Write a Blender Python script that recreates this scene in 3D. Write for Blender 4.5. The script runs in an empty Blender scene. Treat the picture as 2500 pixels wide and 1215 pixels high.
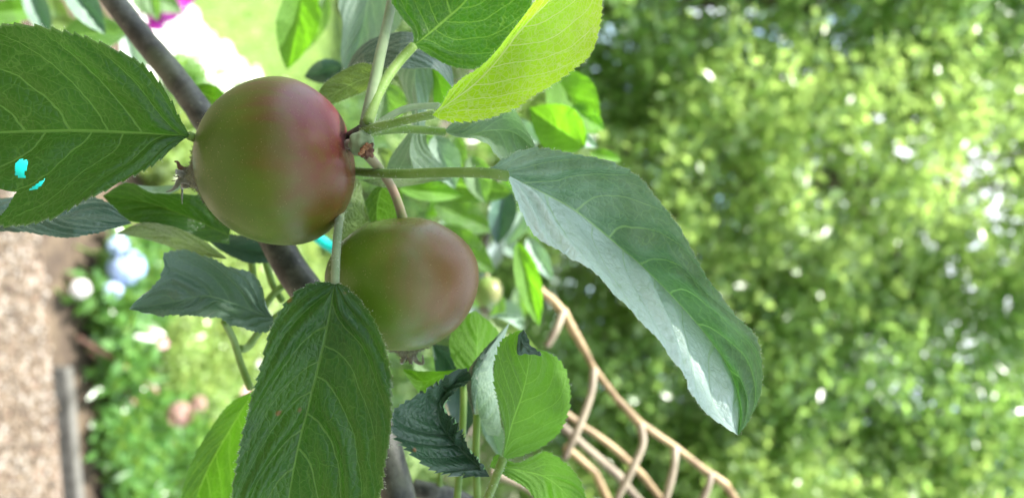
import bpy, math, random
import numpy as np
from mathutils import Vector, Matrix
random.seed(7); rng = np.random.default_rng(7)
R = math.radians
SC = bpy.context.scene; COL = SC.collection
# ------------------------------------------------------------------ camera (phone held on its side: world up is the picture's right)
H = 1.30; F = 1888.0
cam = bpy.data.cameras.new('camera'); camo = bpy.data.objects.new('camera', cam); COL.objects.link(camo)
cam.sensor_width = 36; cam.lens = 36*F/2500; cam.clip_start = .01; cam.clip_end = 500
camo.matrix_world = Matrix(((0,-1,0,0),(0,0,-1,0),(1,0,0,H),(0,0,0,1)))
cam.dof.use_dof = True; cam.dof.focus_distance = .201; cam.dof.aperture_fstop = 9.6
SC.camera = camo
# ------------------------------------------------------------------ light
SUN = Vector((-.50,-.16,.85)).normalized()
w = bpy.data.worlds.new('World'); SC.world = w; w.use_nodes = True
nt = w.node_tree; bg = nt.nodes['Background']; bg.inputs[1].default_value = .13
sky = nt.nodes.new('ShaderNodeTexSky'); sky.sky_type = 'NISHITA'; sky.sun_disc = False
sky.sun_elevation = math.asin(SUN.z); sky.sun_rotation = math.atan2(SUN.x, SUN.y)
sky.air_density = 1.0; sky.dust_density = .6
# scattered white cloud over the blue
tcw = nt.nodes.new('ShaderNodeTexCoord'); nz = nt.nodes.new('ShaderNodeTexNoise'); nz.inputs['Scale'].default_value = 3.2; nz.inputs['Detail'].default_value = 6; nt.links.new(tcw.outputs['Generated'], nz.inputs['Vector'])
mr = nt.nodes.new('ShaderNodeMapRange'); mr.interpolation_type = 'SMOOTHSTEP'; nt.links.new(nz.outputs[0], mr.inputs[0]); mr.inputs[1].default_value = .40; mr.inputs[2].default_value = .56
sx_ = nt.nodes.new('ShaderNodeSeparateXYZ'); nt.links.new(tcw.outputs['Generated'], sx_.inputs[0])
m2 = nt.nodes.new('ShaderNodeMapRange'); nt.links.new(sx_.outputs[2], m2.inputs[0]); m2.inputs[1].default_value = .14; m2.inputs[2].default_value = .26
ml = nt.nodes.new('ShaderNodeMath'); ml.operation = 'MULTIPLY'; nt.links.new(mr.outputs[0], ml.inputs[0]); nt.links.new(m2.outputs[0], ml.inputs[1])
mxw = nt.nodes.new('ShaderNodeMix'); mxw.data_type = 'RGBA'; nt.links.new(ml.outputs[0], mxw.inputs[0]); nt.links.new(sky.outputs[0], mxw.inputs[6]); mxw.inputs[7].default_value = (6.6,6.9,7.2,1)
nt.links.new(mxw.outputs[2], bg.inputs[0])
sl = bpy.data.lights.new('sun','SUN'); sl.energy = 4.2; sl.angle = R(4); sl.color = (1,.965,.91)
so = bpy.data.objects.new('sun', sl); COL.objects.link(so); so.rotation_euler = SUN.to_track_quat('Z','Y').to_euler()
SC.view_settings.view_transform = 'Standard'; SC.view_settings.look = 'None'
SC.view_settings.exposure = 1.92; SC.view_settings.gamma = 1
SC.cycles.use_denoising = True
SC.cycles.max_bounces = 8; SC.cycles.transparent_max_bounces = 4; SC.cycles.sample_clamp_indirect = 8
# ------------------------------------------------------------------ helpers
def P(px, py, d):                       # a photograph direction and a distance along the view axis -> world point
    return np.array([(py-607.5)/F*d, d, H+(px-1250)/F*d])
def G(px, py, z=0):                     # the ground point seen in that direction
    return P(px, py, (H-z)*F/(1250-px))
def tag(o, label=None, cat=None, group=None, kind=None):
    for k, v in (('label',label),('category',cat),('group',group),('kind',kind)):
        if v: o[k] = v
    return o
def link(name, me, mat, parent=None, loc=None):
    o = bpy.data.objects.new(name, me); COL.objects.link(o)
    if mat: me.materials.append(mat)
    if parent is not None:
        o.parent = parent
    if loc is not None: o.location = loc
    return o
def empty(name, loc, label=None, cat=None, group=None):
    o = bpy.data.objects.new(name, None); COL.objects.link(o); o.location = loc; o.empty_display_size = .02
    return tag(o, label, cat, group)
def wloc(o):
    v = Vector((0,0,0))
    while o is not None: v += o.location; o = o.parent
    return v
def mesh(name, V, Fc, mat, parent=None, smooth=True, attrs=None):
    """V in world coordinates; Fc (n,k) int array or list of arrays"""
    V = np.asarray(V, float)
    base = V.mean(0) if parent is None else np.array(wloc(parent))
    me = bpy.data.meshes.new(name)
    if not isinstance(Fc, list): Fc = [np.asarray(Fc)]
    Fc = [np.asarray(f) for f in Fc if len(f)]
    nl = sum(f.size for f in Fc); nf = sum(len(f) for f in Fc)
    me.vertices.add(len(V)); me.vertices.foreach_set('co', (V-base).ravel())
    me.loops.add(nl); me.loops.foreach_set('vertex_index', np.concatenate([f.ravel() for f in Fc]))
    me.polygons.add(nf)
    tot = np.concatenate([np.full(len(f), f.shape[1]) for f in Fc])
    me.polygons.foreach_set('loop_start', np.concatenate([[0], np.cumsum(tot)[:-1]]))
    me.polygons.foreach_set('loop_total', tot)
    me.polygons.foreach_set('use_smooth', np.full(nf, smooth))
    for k, a in (attrs or {}).items():
        at = me.attributes.new(k, 'FLOAT', 'POINT'); at.data.foreach_set('value', np.asarray(a, float).ravel())
    me.update(); me.validate()
    return link(name, me, mat, parent, base if parent is None else None)
def spline(pts, n):
    p = np.asarray(pts, float)
    if len(p) == 2: return p[0]+(p[1]-p[0])*np.linspace(0,1,n)[:,None]
    q = np.vstack([2*p[0]-p[1], p, 2*p[-1]-p[-2]]); out = []
    for i in range(len(p)-1):
        a,b,c,d = q[i:i+4]; t = np.linspace(0,1,24,endpoint=False)[:,None]
        out.append(.5*((2*b)+(c-a)*t+(2*a-5*b+4*c-d)*t*t+(3*b-a-3*c+d)*t**3))
    o = np.vstack(out+[p[-1:]]); s = np.concatenate([[0], np.cumsum(np.linalg.norm(np.diff(o,axis=0),axis=1))])
    u = np.linspace(0, s[-1], n)
    return np.stack([np.interp(u, s, o[:,k]) for k in range(o.shape[1])],1)
def P3(pts):
    return np.array([P(*p) for p in pts])
def norm(v): return v/np.maximum(np.linalg.norm(v,axis=-1,keepdims=True),1e-12)
def tube_geo(C, rad, seg=12, flat=1.0, cap=True, wob=0.0):
    n = len(C); rad = np.interp(np.linspace(0,1,n), np.linspace(0,1,len(rad)), rad)
    T = norm(np.gradient(C, axis=0)); up = np.array([.31,.9,.3]); A = []
    a = norm(np.cross(T[0], up))
    for t in T:
        a = norm(a-t*np.dot(a,t)); A.append(a)
    A = np.array(A); B = np.cross(T, A); th = np.linspace(0, 2*np.pi, seg, endpoint=False)
    rr = rad[:,None]*(1+wob*rng.normal(size=(n,seg))) if wob else rad[:,None]*np.ones((1,seg))
    V = C[:,None]+rr[...,None]*(A[:,None]*np.cos(th)[None,:,None]+B[:,None]*np.sin(th)[None,:,None]*flat)
    N = norm(V-C[:,None])
    i = np.arange(n-1)[:,None]*seg; j = np.arange(seg)[None]; k = (j+1)%seg
    Fq = np.stack([i+j, i+k, i+seg+k, i+seg+j],-1).reshape(-1,4)
    V = V.reshape(-1,3); N = N.reshape(-1,3); Fs = [Fq]
    if cap:
        V = np.vstack([V, C[:1]-T[:1]*rad[0]*.4, C[-1:]+T[-1:]*rad[-1]*.4]); m = n*seg
        j = np.arange(seg); k = (j+1)%seg
        Fs.append(np.vstack([np.stack([k, j, np.full(seg,m)],1), np.stack([(n-1)*seg+j,(n-1)*seg+k,np.full(seg,m+1)],1)]))
    return V, Fs, N
def tube(name, pts, rad, mat, parent=None, n=40, seg=12, world=False, flat=1.0, wob=0.0):
    C = spline(np.array(pts, float) if world else P3(pts), n)
    V, Fs, N = tube_geo(C, rad, seg, flat, True, wob)
    o = mesh(name, V, Fs, mat, parent); return o, V[:len(N)], N
def join(geos):
    V, D, k = [], {}, 0
    for v, fs in geos:
        for f in (fs if isinstance(fs, list) else [fs]):
            f = np.asarray(f)
            if len(f): D.setdefault(f.shape[1], []).append(f+k)
        V.append(v); k += len(v)
    return np.vstack(V), [np.vstack(x) for x in D.values()]
def hairs(Pt, N, n, length, width, mat, parent, name='fuzz', spread=.55):
    i = rng.integers(0, len(Pt), n); p = Pt[i]+rng.normal(scale=2e-4, size=(n,3)); d = norm(N[i]+rng.normal(scale=spread, size=(n,3)))
    L = length*rng.uniform(.5,1.2,(n,1)); v = np.array([0,1.,0]); s = norm(np.cross(d, v))*width*.5
    V = np.stack([p-s, p+s, p+d*L*.6+s*.8+rng.normal(scale=length*.06,size=(n,3)), p+d*L+rng.normal(scale=length*.1,size=(n,3))],1).reshape(-1,3)
    b = np.arange(n)[:,None]*4
    o = mesh(name, V, [np.hstack([b,b+1,b+2]), np.hstack([b,b+2,b+3])], mat, parent); o['kind'] = 'stuff'; return o
# ------------------------------------------------------------------ node DSL
class NT:
    def __init__(s, name):
        s.m = bpy.data.materials.new(name); s.m.use_nodes = True; s.t = s.m.node_tree; s.t.nodes.clear()
        s.out = s.t.nodes.new('ShaderNodeOutputMaterial')
    def put(s, sock, v):
        if isinstance(v, bpy.types.NodeSocket): s.t.links.new(v, sock)
        elif v is not None: sock.default_value = (*v,1) if isinstance(v, tuple) and len(v)==3 and sock.type=='RGBA' else v
    def node(s, typ, ins=None, **kw):
        n = s.t.nodes.new(typ)
        for k, v in kw.items(): setattr(n, k, v)
        for k, v in (ins or {}).items(): s.put(n.inputs[k], v)
        return n
    def math(s, op, a, b=None, c=None, clamp=False):
        n = s.node('ShaderNodeMath', operation=op, use_clamp=clamp); s.put(n.inputs[0], a)
        if b is not None: s.put(n.inputs[1], b)
        if c is not None: s.put(n.inputs[2], c)
        return n.outputs[0]
    def mix(s, f, a, b, blend='MIX'):
        n = s.node('ShaderNodeMix', data_type='RGBA', blend_type=blend); s.put(n.inputs[0], f); s.put(n.inputs[6], a); s.put(n.inputs[7], b); return n.outputs[2]
    def step(s, x, a, b):               # 1 below a, 0 above b
        n = s.node('ShaderNodeMapRange', {0:x,1:a,2:b,3:1.0,4:0.0}, interpolation_type='SMOOTHSTEP'); return n.outputs[0]
    def ramp(s, x, a, b, lo=0.0, hi=1.0):
        n = s.node('ShaderNodeMapRange', {0:x,1:a,2:b,3:lo,4:hi}, interpolation_type='SMOOTHSTEP'); return n.outputs[0]
    def noise(s, scale, vec=None, detail=3, rough=.5):
        return s.node('ShaderNodeTexNoise', {'Vector':vec,'Scale':scale,'Detail':detail,'Roughness':rough}).outputs[0]
    def coord(s): return s.node('ShaderNodeTexCoord').outputs['Object']
    def attr(s, n): return s.node('ShaderNodeAttribute', attribute_name=n).outputs['Fac']
    def xyz(s, x, y, z=0.0): return s.node('ShaderNodeCombineXYZ', {0:x,1:y,2:z}).outputs[0]
    def bump(s, h, strength, dist): return s.node('ShaderNodeBump', {'Height':h,'Strength':strength,'Distance':dist}).outputs[0]
def simple(name, c1, c2=None, scale=30, rough=.7, bump=0, dist=.001, trans=None, spec=.5, sheen=0, detail=4, sss=0):
    t = NT(name); v = t.coord(); n = t.noise(scale, v, detail)
    col = t.mix(t.ramp(n,.35,.65), c1, c2 or c1)
    b = t.node('ShaderNodeBsdfPrincipled', {'Base Color':col,'Roughness':rough,'Specular IOR Level':spec,'Sheen Weight':sheen})
    if bump: t.put(b.inputs['Normal'], t.bump(n, bump, dist))
    o = b.outputs[0]
    if trans: o = t.node('ShaderNodeMixShader', {0:trans[0],1:o,2:t.node('ShaderNodeBsdfTranslucent', {0:trans[1]}).outputs[0]}).outputs[0]
    t.put(t.out.inputs[0], o); return t.m
def leaf_mat(name, skysheen_top=0.0, top=(.025,.085,.02), top2=(.05,.15,.02), under=(.17,.27,.13), vein=(.2,.34,.06), tr=(.22,.5,.02), trf=.4,
             rough=.42, sheen=.1, spec=.5, bump=.7, vstr=1.0, vt=None, spots=0, urough=.75, fine=1.0, down=0.0, patch=None, uback=.5):
    t = NT(name); v = t.coord(); ph = t.attr('ph'); uu = t.attr('uu'); vv = t.attr('vv')
    a = t.math('ABSOLUTE', uu); side = t.math('GREATER_THAN', uu, 0.0)
    wob = t.math('ADD', t.math('MULTIPLY_ADD', t.noise(140, v, 2), .18, -.09), t.math('MULTIPLY_ADD', t.noise(600, v, 1), .05, -.025))
    x = t.math('ADD', t.math('MULTIPLY_ADD', side, .5, ph), wob)
    d = t.math('ABSOLUTE', t.math('SUBTRACT', t.math('FRACT', t.math('ADD', x, .5)), .5))
    taper = t.math('SUBTRACT', 1.0, a)
    wsec = t.math('MULTIPLY_ADD', taper, .020, .013)
    sec = t.math('MULTIPLY', t.ramp(t.math('DIVIDE', d, wsec), .55, 1.3, 1, 0), t.ramp(a, .8, 1.0, 1, .15))
    wm = t.math('MULTIPLY_ADD', t.math('SUBTRACT', 1.0, vv), .022, .008)
    mid = t.ramp(t.math('DIVIDE', a, wm), .6, 1.2, 1, 0)
    jig = t.node('ShaderNodeVectorMath', {0: t.node('ShaderNodeTexNoise', {'Vector':v,'Scale':260.0,'Detail':2.0}).outputs[1], 1:(.5,.5,.5)}, operation='SUBTRACT').outputs[0]
    q = t.xyz(t.math('MULTIPLY', x, 1.7), t.math('MULTIPLY_ADD', a, 7.0, t.math('MULTIPLY', side, 9.3)))
    q = t.node('ShaderNodeVectorMath', {0:jig,1:(.9,.9,0),2:q}, operation='MULTIPLY_ADD').outputs[0]
    te = t.node('ShaderNodeTexVoronoi', {'Vector':q,'Scale':1.0}, feature='DISTANCE_TO_EDGE', voronoi_dimensions='2D').outputs[0]
    ter = t.ramp(te, .010, .045, 1, 0)
    q2 = t.node('ShaderNodeVectorMath', {0:jig,1:(.0012,.0012,.0012),2:v}, operation='MULTIPLY_ADD').outputs[0]
    fi = t.node('ShaderNodeTexVoronoi', {'Vector':q2,'Scale':560.0}, feature='DISTANCE_TO_EDGE').outputs[0]
    fin = t.ramp(fi, .015, .10, 1, 0)
    vm = t.math('MAXIMUM', t.math('MAXIMUM', mid, t.math('MULTIPLY', sec, .85)), t.math('MAXIMUM', t.math('MULTIPLY', ter, .38), t.math('MULTIPLY', fin, .16*fine)))
    vs = t.math('MULTIPLY', vm, vstr, clamp=True)
    big = t.noise(45, v, 3); mot = t.ramp(big, .38, .60)
    rim = t.ramp(a, .965, 1.0)
    tc = t.mix(mot, top, top2)
    if patch: tc = t.mix(t.ramp(t.noise(28, t.node('ShaderNodeVectorMath', {0:v,1:(.3,.1,.7)}, operation='ADD').outputs[0], 2), .52, .7), tc, patch)
    tc = t.mix(vs, tc, vein); tc = t.mix(t.math('MULTIPLY', rim, .5), tc, (.3,.38,.2))
    uc = t.mix(t.math('MULTIPLY', vs, .5), under, tuple(min(1,c*1.5) for c in under)); uc = t.mix(t.math('MULTIPLY', mot, .35), uc, tuple(c*.7 for c in under))
    if spots:
        sv = t.node('ShaderNodeTexVoronoi', {'Vector':v,'Scale':spots}, feature='F1'); sr = t.node('ShaderNodeSeparateColor', {0:sv.outputs['Color']}).outputs[0]
        sm = t.math('MULTIPLY', t.math('GREATER_THAN', sr, .72), t.ramp(t.math('MULTIPLY_ADD', t.noise(900,v,2), .12, sv.outputs['Distance']), .12, .22, 1, 0))
        tc = t.mix(sm, tc, (.22,.10,.03))
    if skysheen_top: tc = t.mix(t.math('MULTIPLY', t.ramp(t.noise(110,v,4),.25,.75,.25,1), t.math('MULTIPLY_ADD', vm, -.4*skysheen_top, skysheen_top)), tc, (.46,.63,.50))  # mottled pale sky sheen painted into the leaf's top colour
    if down: tc = t.mix(t.math('MULTIPLY', t.math('MULTIPLY', t.math('SUBTRACT', 1.0, side), t.ramp(t.noise(300,v,3),.2,.5,.6,1)), t.math('MULTIPLY_ADD', vm, -.5, down)), tc, (.62,.76,.70))  # sky reflection painted as pale mint on one half of the leaf
    back = t.node('ShaderNodeNewGeometry').outputs['Backfacing']
    col = t.mix(back, tc, uc)
    h = t.math('ADD', t.math('MULTIPLY', vm, -1.0), t.math('MULTIPLY', t.math('MINIMUM', fi, .35), 1.2))
    h = t.math('ADD', h, t.math('MULTIPLY', t.math('MINIMUM', te, .3), 1.5))
    nb = t.bump(h, bump, .00055)
    b = t.node('ShaderNodeBsdfPrincipled', {'Base Color':col,'Roughness':t.math('MULTIPLY_ADD', back, urough-rough, rough),'Specular IOR Level':spec,
        'Sheen Weight':t.math('MULTIPLY_ADD', back, .25, sheen),'Sheen Roughness':.4,'Sheen Tint':(.9,1,.95,1),'Normal':nb})
    vt = vt or tuple(min(1, c*1.6+.12) for c in tr)
    trc = t.mix(t.math('MULTIPLY', vs, .9), t.mix(mot, tr, tuple(c*(.85 if trf>.8 else .55) for c in tr)), vt)
    tl = t.node('ShaderNodeBsdfTranslucent', {0:trc,1:nb})
    o = t.node('ShaderNodeMixShader', {0:trf,1:b.outputs[0],2:tl.outputs[0]}).outputs[0]
    t.put(t.out.inputs[0], o); return t.m
M = {}
M['dark'] = leaf_mat('leaf_dark_green', spots=0)
M['mainA'] = leaf_mat('leaf_deep_green', top=(.005,.034,.014), top2=(.034,.115,.010), sheen=.02, vein=(.06,.16,.03), tr=(.10,.29,.015), vt=(.24,.44,.08), trf=.42, rough=.32, spec=.5, bump=.4)
M['mainB'] = leaf_mat('leaf_spotted_green', top=(.006,.038,.016), top2=(.042,.135,.012), sheen=.02, vein=(.065,.16,.035), tr=(.09,.27,.015), vt=(.22,.40,.08), trf=.4, spots=130, rough=.32, spec=.5, bump=.4)
M['mainE'] = leaf_mat('leaf_fresh_green', top=(.012,.07,.006), top2=(.04,.14,.006), vein=(.2,.36,.05), tr=(.15,.5,.01), vt=(.4,.75,.1), trf=.45, rough=.4, bump=.5)
M['long'] = leaf_mat('leaf_grey_sheen', top=(.05,.14,.06), top2=(.08,.18,.07), tr=(.12,.4,.04), trf=.12, rough=.38, sheen=.2, bump=.4, vein=(.28,.42,.16), spec=.5, down=.85, skysheen_top=.42)  # sky sheen is put into the colour, strongest on the lower half
M['glow'] = leaf_mat('leaf_young_bright', top=(.06,.18,.02), under=(.15,.29,.025), tr=(.62,.95,.01), vt=(1,1,.75), trf=.84, fine=1.6, vstr=1.3, urough=.7, bump=.2)
M['bright'] = leaf_mat('leaf_backlit_green', top=(.05,.15,.02), under=(.12,.27,.04), tr=(.22,.58,.01), vt=(.4,.8,.08), trf=.55, spots=0, fine=.7, bump=.35)
M['grey'] = leaf_mat('leaf_grey_green', top=(.08,.15,.10), top2=(.12,.20,.14), tr=(.1,.3,.05), trf=.15, rough=.5, sheen=.3, under=(.25,.33,.28), vein=(.12,.2,.12), spec=.6, bump=.3)
M['bluegrey'] = leaf_mat('leaf_blue_grey', top=(.03,.08,.06), top2=(.05,.12,.08), tr=(.05,.2,.04), trf=.12, rough=.38, sheen=.25, under=(.3,.38,.34), vein=(.07,.13,.08), spec=.6, bump=.3)
M['pale'] = leaf_mat('leaf_pale_down', top=(.16,.25,.19), top2=(.22,.32,.24), tr=(.25,.5,.15), trf=.25, rough=.5, sheen=.6, under=(.42,.5,.44), vein=(.28,.38,.26), bump=.25)
M['olive'] = leaf_mat('leaf_olive', top=(.09,.17,.03), top2=(.13,.22,.04), tr=(.25,.42,.04), trf=.35, rough=.6, sheen=.3, under=(.22,.32,.12), vein=(.2,.3,.08))
M['teal'] = leaf_mat('leaf_dark_blistered', top=(.014,.052,.024), top2=(.035,.095,.04), tr=(.03,.12,.02), trf=.08, rough=.42, spec=.6, under=(.12,.3,.08), vein=(.04,.09,.05), bump=.45, spots=160, fine=.4)
M['petiole'] = simple('petiole_green', (.13,.24,.03), (.19,.3,.06), 200, .6, .3, .0002, (.25,(.4,.6,.12)), sheen=.15)
M['petpale'] = simple('petiole_pale', (.17,.25,.11), (.23,.3,.15), 200, .65, .3, .0002, (.2,(.4,.55,.2)), sheen=.25)
M['stalk'] = simple('stalk_pink_green', (.17,.25,.07), (.3,.2,.13), 90, .55, .3, .0003, sheen=.4)
M['fuzz'] = simple('fuzz_white', (.75,.8,.68), None, 10, .6, trans=(.5,(.8,.85,.7)))
M['fuzzA'] = simple('fuzz_apple', (.28,.24,.12), None, 10, .6, trans=(.5,(.4,.34,.18)))
M['brown'] = simple('dried_brown', (.07,.03,.015), (.16,.08,.04), 500, .8, .5, .0004)
M['sepal'] = simple('sepal_grey_down', (.10,.10,.05), (.2,.19,.12), 400, .8, .5, .0004, sheen=.6)
def bark(name, c1, c2, sc=110):
    t = NT(name); v = t.coord(); n = t.noise(sc, v, 6, .6); m = t.noise(sc*.28, v, 3)
    vo = t.node('ShaderNodeTexVoronoi', {'Vector':v,'Scale':sc*2.2}, feature='F1').outputs[0]
    col = t.mix(t.ramp(n,.35,.7), c1, c2); col = t.mix(t.math('MULTIPLY', t.ramp(vo,.12,.2,1,0), .22), col, tuple(min(1,c*2.2) for c in c2))
    col = t.mix(t.math('MULTIPLY', t.ramp(m,.55,.7), .5), col, (.12,.15,.07))
    b = t.node('ShaderNodeBsdfPrincipled', {'Base Color':col,'Roughness':.5,'Specular IOR Level':.45,'Normal':t.bump(t.math('ADD', n, t.math('MULTIPLY', m, 2)), .6, .0012)})
    t.put(t.out.inputs[0], b.outputs[0]); return t.m
M['bark'] = bark('apple_bark', (.018,.020,.014), (.10,.105,.078))
M['trunk'] = bark('tree_bark', (.05,.035,.02), (.13,.10,.07), 12)
# ------------------------------------------------------------------ leaf builder
def inpoly(x, y, poly):
    c = np.zeros(x.shape, bool); n = len(poly)
    for i in range(n):
        (x0,y0),(x1,y1) = poly[i], poly[i-1]
        c ^= ((y0>y)!=(y1>y)) & (x < (x1-x0)*(y-y0)/((y1-y0) or 1e-9)+x0)
    return c
def dep(px, d, n):
    d = np.atleast_1d(np.asarray(d, float)); return np.interp(np.linspace(0,1,n), np.linspace(0,1,len(d)), d)/1000
def leaf(label, Mc, L, Rr, dM, dL, dR, mat, parent, face='top', n=200, cols=16, nv=9, quilt=.5, bulge=0.0, teeth=30, ta=.6, hole=(), petiole=None,
         prad=(.0012,.0012), pmat='petiole', hair=0, name='leaf', phk=(.30,.12), wavy=0.0, curl=0.0):
    cs = {}
    for k, c, d in (('M',Mc,dM),('L',L,dL),('R',Rr,dR)):
        s = spline(c, n); dd = dep(0, d, n); cs[k] = np.array([P(a,b,z) for (a,b),z in zip(s,dd)])
    a = np.concatenate([[0,.012,.035,.08], np.linspace(.14,.93,cols-6), [.965,1.0]])
    v = np.linspace(0,1,n); wd = []
    sgn = np.concatenate([-a[::-1], a[1:]]); nc = len(sgn)
    V = np.zeros((n,nc,3)); A = np.abs(sgn)
    for j,s in enumerate(sgn):
        E = cs['L'] if s<0 else cs['R']; W = E-cs['M']; ww = np.linalg.norm(W,axis=1)
        aj = abs(s); amp = ta*1e-3*np.minimum(1, ww/.006)
        x = v*teeth+(0 if s<0 else .37)+.35*np.sin(v*31+s); saw = (x%1.0)**1.4-.5
        jit = .5+.8*np.abs(np.sin(np.floor(x)*12.9898)); k = aj**10*amp*saw*jit
        V[:,j] = cs['M']+W*aj+norm(W)*k[:,None]
    V[...,1] += (bulge*1e-3*4*A*(1-A))[None,:]*np.sin(np.pi*np.clip(v,0,1))[:,None]
    V[...,1] += curl*1e-3*(A[None,:]**4)*np.sin(v*17+sgn[None,:].T.T*3)[..., None][:,0:1,0] if False else 0
    vv, ss = np.meshgrid(v, sgn, indexing='ij'); aa = np.abs(ss)
    ph = nv*(vv-phk[0]*aa-phk[1]*aa*aa)+.15*np.sin(vv*9+ss*2.3+len(label or ''))+.06*np.sin(vv*21+ss*5)
    x = ph+.5*(ss>0); fr = np.abs(np.sin(np.pi*x))
    Nn = norm(np.cross(np.gradient(V,axis=0), np.gradient(V,axis=1)))
    c0 = V[n//2, nc//2]; m = Nn.reshape(-1,3).mean(0); cam_dir = np.array([0,0,H])-c0
    fl = (np.dot(m, cam_dir) < 0)
    if fl: Nn = -Nn                      # Nn now points to the camera
    topdir = 1 if face=='top' else -1
    env = np.clip(aa*5,0,1)*(1-.6*aa**3)*np.clip(np.minimum(vv,1-vv)*8,0,1)
    V = V+Nn*((quilt*1e-3*topdir)*(fr**1.2*(.7+.5*np.sin(x*1.9+1))-.4)*env+(wavy*1e-3)*np.sin(vv*15+ss*4)*aa**2*np.clip(np.minimum(vv,1-vv)*6,0,1))[...,None]
    V[...,1] += rng.uniform(-1e-5,1e-5)
    idx = np.arange(n*nc).reshape(n,nc)
    q = np.stack([idx[:-1,:-1], idx[:-1,1:], idx[1:,1:], idx[1:,:-1]],-1).reshape(-1,4)
    fn = np.cross(np.diff(V,axis=1)[:-1], np.diff(V,axis=0)[:,:-1]).reshape(-1,3).mean(0)
    facing = np.dot(fn, cam_dir) > 0
    if facing != (face=='top'): q = q[:,::-1]
    if hole:
        C = V.reshape(-1,3)[q].mean(1); px = 1250+(C[:,2]-H)/C[:,1]*F; py = 607.5+C[:,0]/C[:,1]*F
        keep = np.ones(len(q),bool)
        for pl in hole: keep &= ~inpoly(px,py,pl)
        q = q[keep]
    Vf = V.reshape(-1,3)
    lo = empty_leaf = mesh(name, Vf, q, M[mat], None, True, {'ph':ph,'uu':ss,'vv':vv})
    if parent is not None:
        wl = lo.location.copy(); lo.parent = parent; lo.location = wl-wloc(parent)
    if label: lo['label'] = label
    pts, nn = [], []
    if hair:
        for j,K in ((0,'L'),(-1,'R')):
            pts.append(V[:,j]); nn.append(norm(V[:,j]-cs['M']+1e-9))
    if petiole:
        o, pv, pn = tube('petiole', petiole, prad, M[pmat], lo, n=36)
        if hair: pts.append(pv); nn.append(pn)
    if hair:
        hairs(np.vstack(pts), np.vstack(nn), hair, .0005, .00003, M['fuzz'], lo)
    return lo
def ellip(cx, cy, ang, L, W, tipw=.35):
    """outline of a simple leaf: base at (cx,cy), pointing along ang (deg, picture), length L and width W"""
    a = R(ang); u = np.array([math.cos(a), -math.sin(a)]); p = np.array([-u[1], u[0]]); c = np.array([cx,cy])
    t = np.array([0,.08,.25,.45,.65,.85,1]); wf = np.array([0,.45,.85,1,.85,.45,0])*W/2
    bend = p*(.06*L)
    m = [tuple(c+u*L*k+bend*k*k) for k in t]
    l = [tuple(c+u*L*k+p*x+bend*k*k) for k,x in zip(t,wf)]; r = [tuple(c+u*L*k-p*x+bend*k*k) for k,x in zip(t,wf)]
    return m, l, r
# ------------------------------------------------------------------ ground and garden (setting)
def sheet(name, pts, z, mat, kind='structure', sub=1):
    V = np.array([[p[0],p[1],z] for p in pts]); return tag(mesh(name, V, np.arange(len(pts))[None], mat, None, False), kind=kind)
gm = simple('soil', (.06,.042,.028), (.11,.08,.05), 14, .95, .8, .02)
sheet('ground', [(-120,-60),(120,-60),(120,200),(-120,200)], 0, gm)
t = NT('lawn_green'); v = t.coord(); c = t.mix(t.ramp(t.noise(2.5,v,5),.35,.65),(.10,.19,.03),(.17,.27,.05)); c = t.mix(t.ramp(t.noise(60,v,3),.4,.6), c, (.22,.3,.09))
b = t.node('ShaderNodeBsdfPrincipled', {'Base Color':c,'Roughness':.8,'Normal':t.bump(t.noise(120,v,4),.8,.02)}); t.put(t.out.inputs[0], b.outputs[0]); M['lawn'] = t.m
lawn_poly = [tuple(G(420,-500)[:2]), tuple(G(1000,-800)[:2]), (8,30), tuple(G(820,420)[:2]), tuple(G(520,300)[:2])]
lawn_poly = [(-2.6,2.75),(-1.0,2.6),(-.45,3.2),(.3,4.2),(3.5,5.2),(8,14),(-14,14),(-10,3)]
sheet('lawn', lawn_poly, .004, M['lawn'])
def gravel_mat():
    t = NT('gravel'); v = t.coord(); vo = t.node('ShaderNodeTexVoronoi', {'Vector':v,'Scale':85.0}); sp = t.node('ShaderNodeSeparateColor', {0:vo.outputs['Color']})
    c = t.mix(sp.outputs[0], (.095,.068,.042), (.16,.122,.08)); c = t.mix(t.ramp(sp.outputs[1],.75,.8), c, (.34,.31,.26)); c = t.mix(t.ramp(sp.outputs[2],.85,.9), c, (.16,.10,.07))
    c = t.mix(t.ramp(t.noise(4,v,4),.35,.7,0,.5), c, (.28,.2,.14))
    b = t.node('ShaderNodeBsdfPrincipled', {'Base Color':c,'Roughness':.85,'Normal':t.bump(t.math('MULTIPLY',vo.outputs['Distance'],-1.0),1.0,.008)}); t.put(t.out.inputs[0], b.outputs[0]); return t.m
M['gravel'] = gravel_mat()
gy = lambda x: 2.125+.12*max(0,x)+.02*x
sheet('gravel_path', [(-.35,gy(-.5)-.3),(-.2,gy(-.5)),(0,gy(0)),(.6,gy(.6)),(1.2,gy(1.2)),(3,gy(3)),(3,-3),(-.6,-3)], .008, M['gravel'])
pts = rng.uniform([-1.0,1.6],[1.2,2.2],(6000,2)); pts = np.array([p for p in pts if p[1]<gy(p[0])-.01+.02*rng.normal()])
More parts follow.
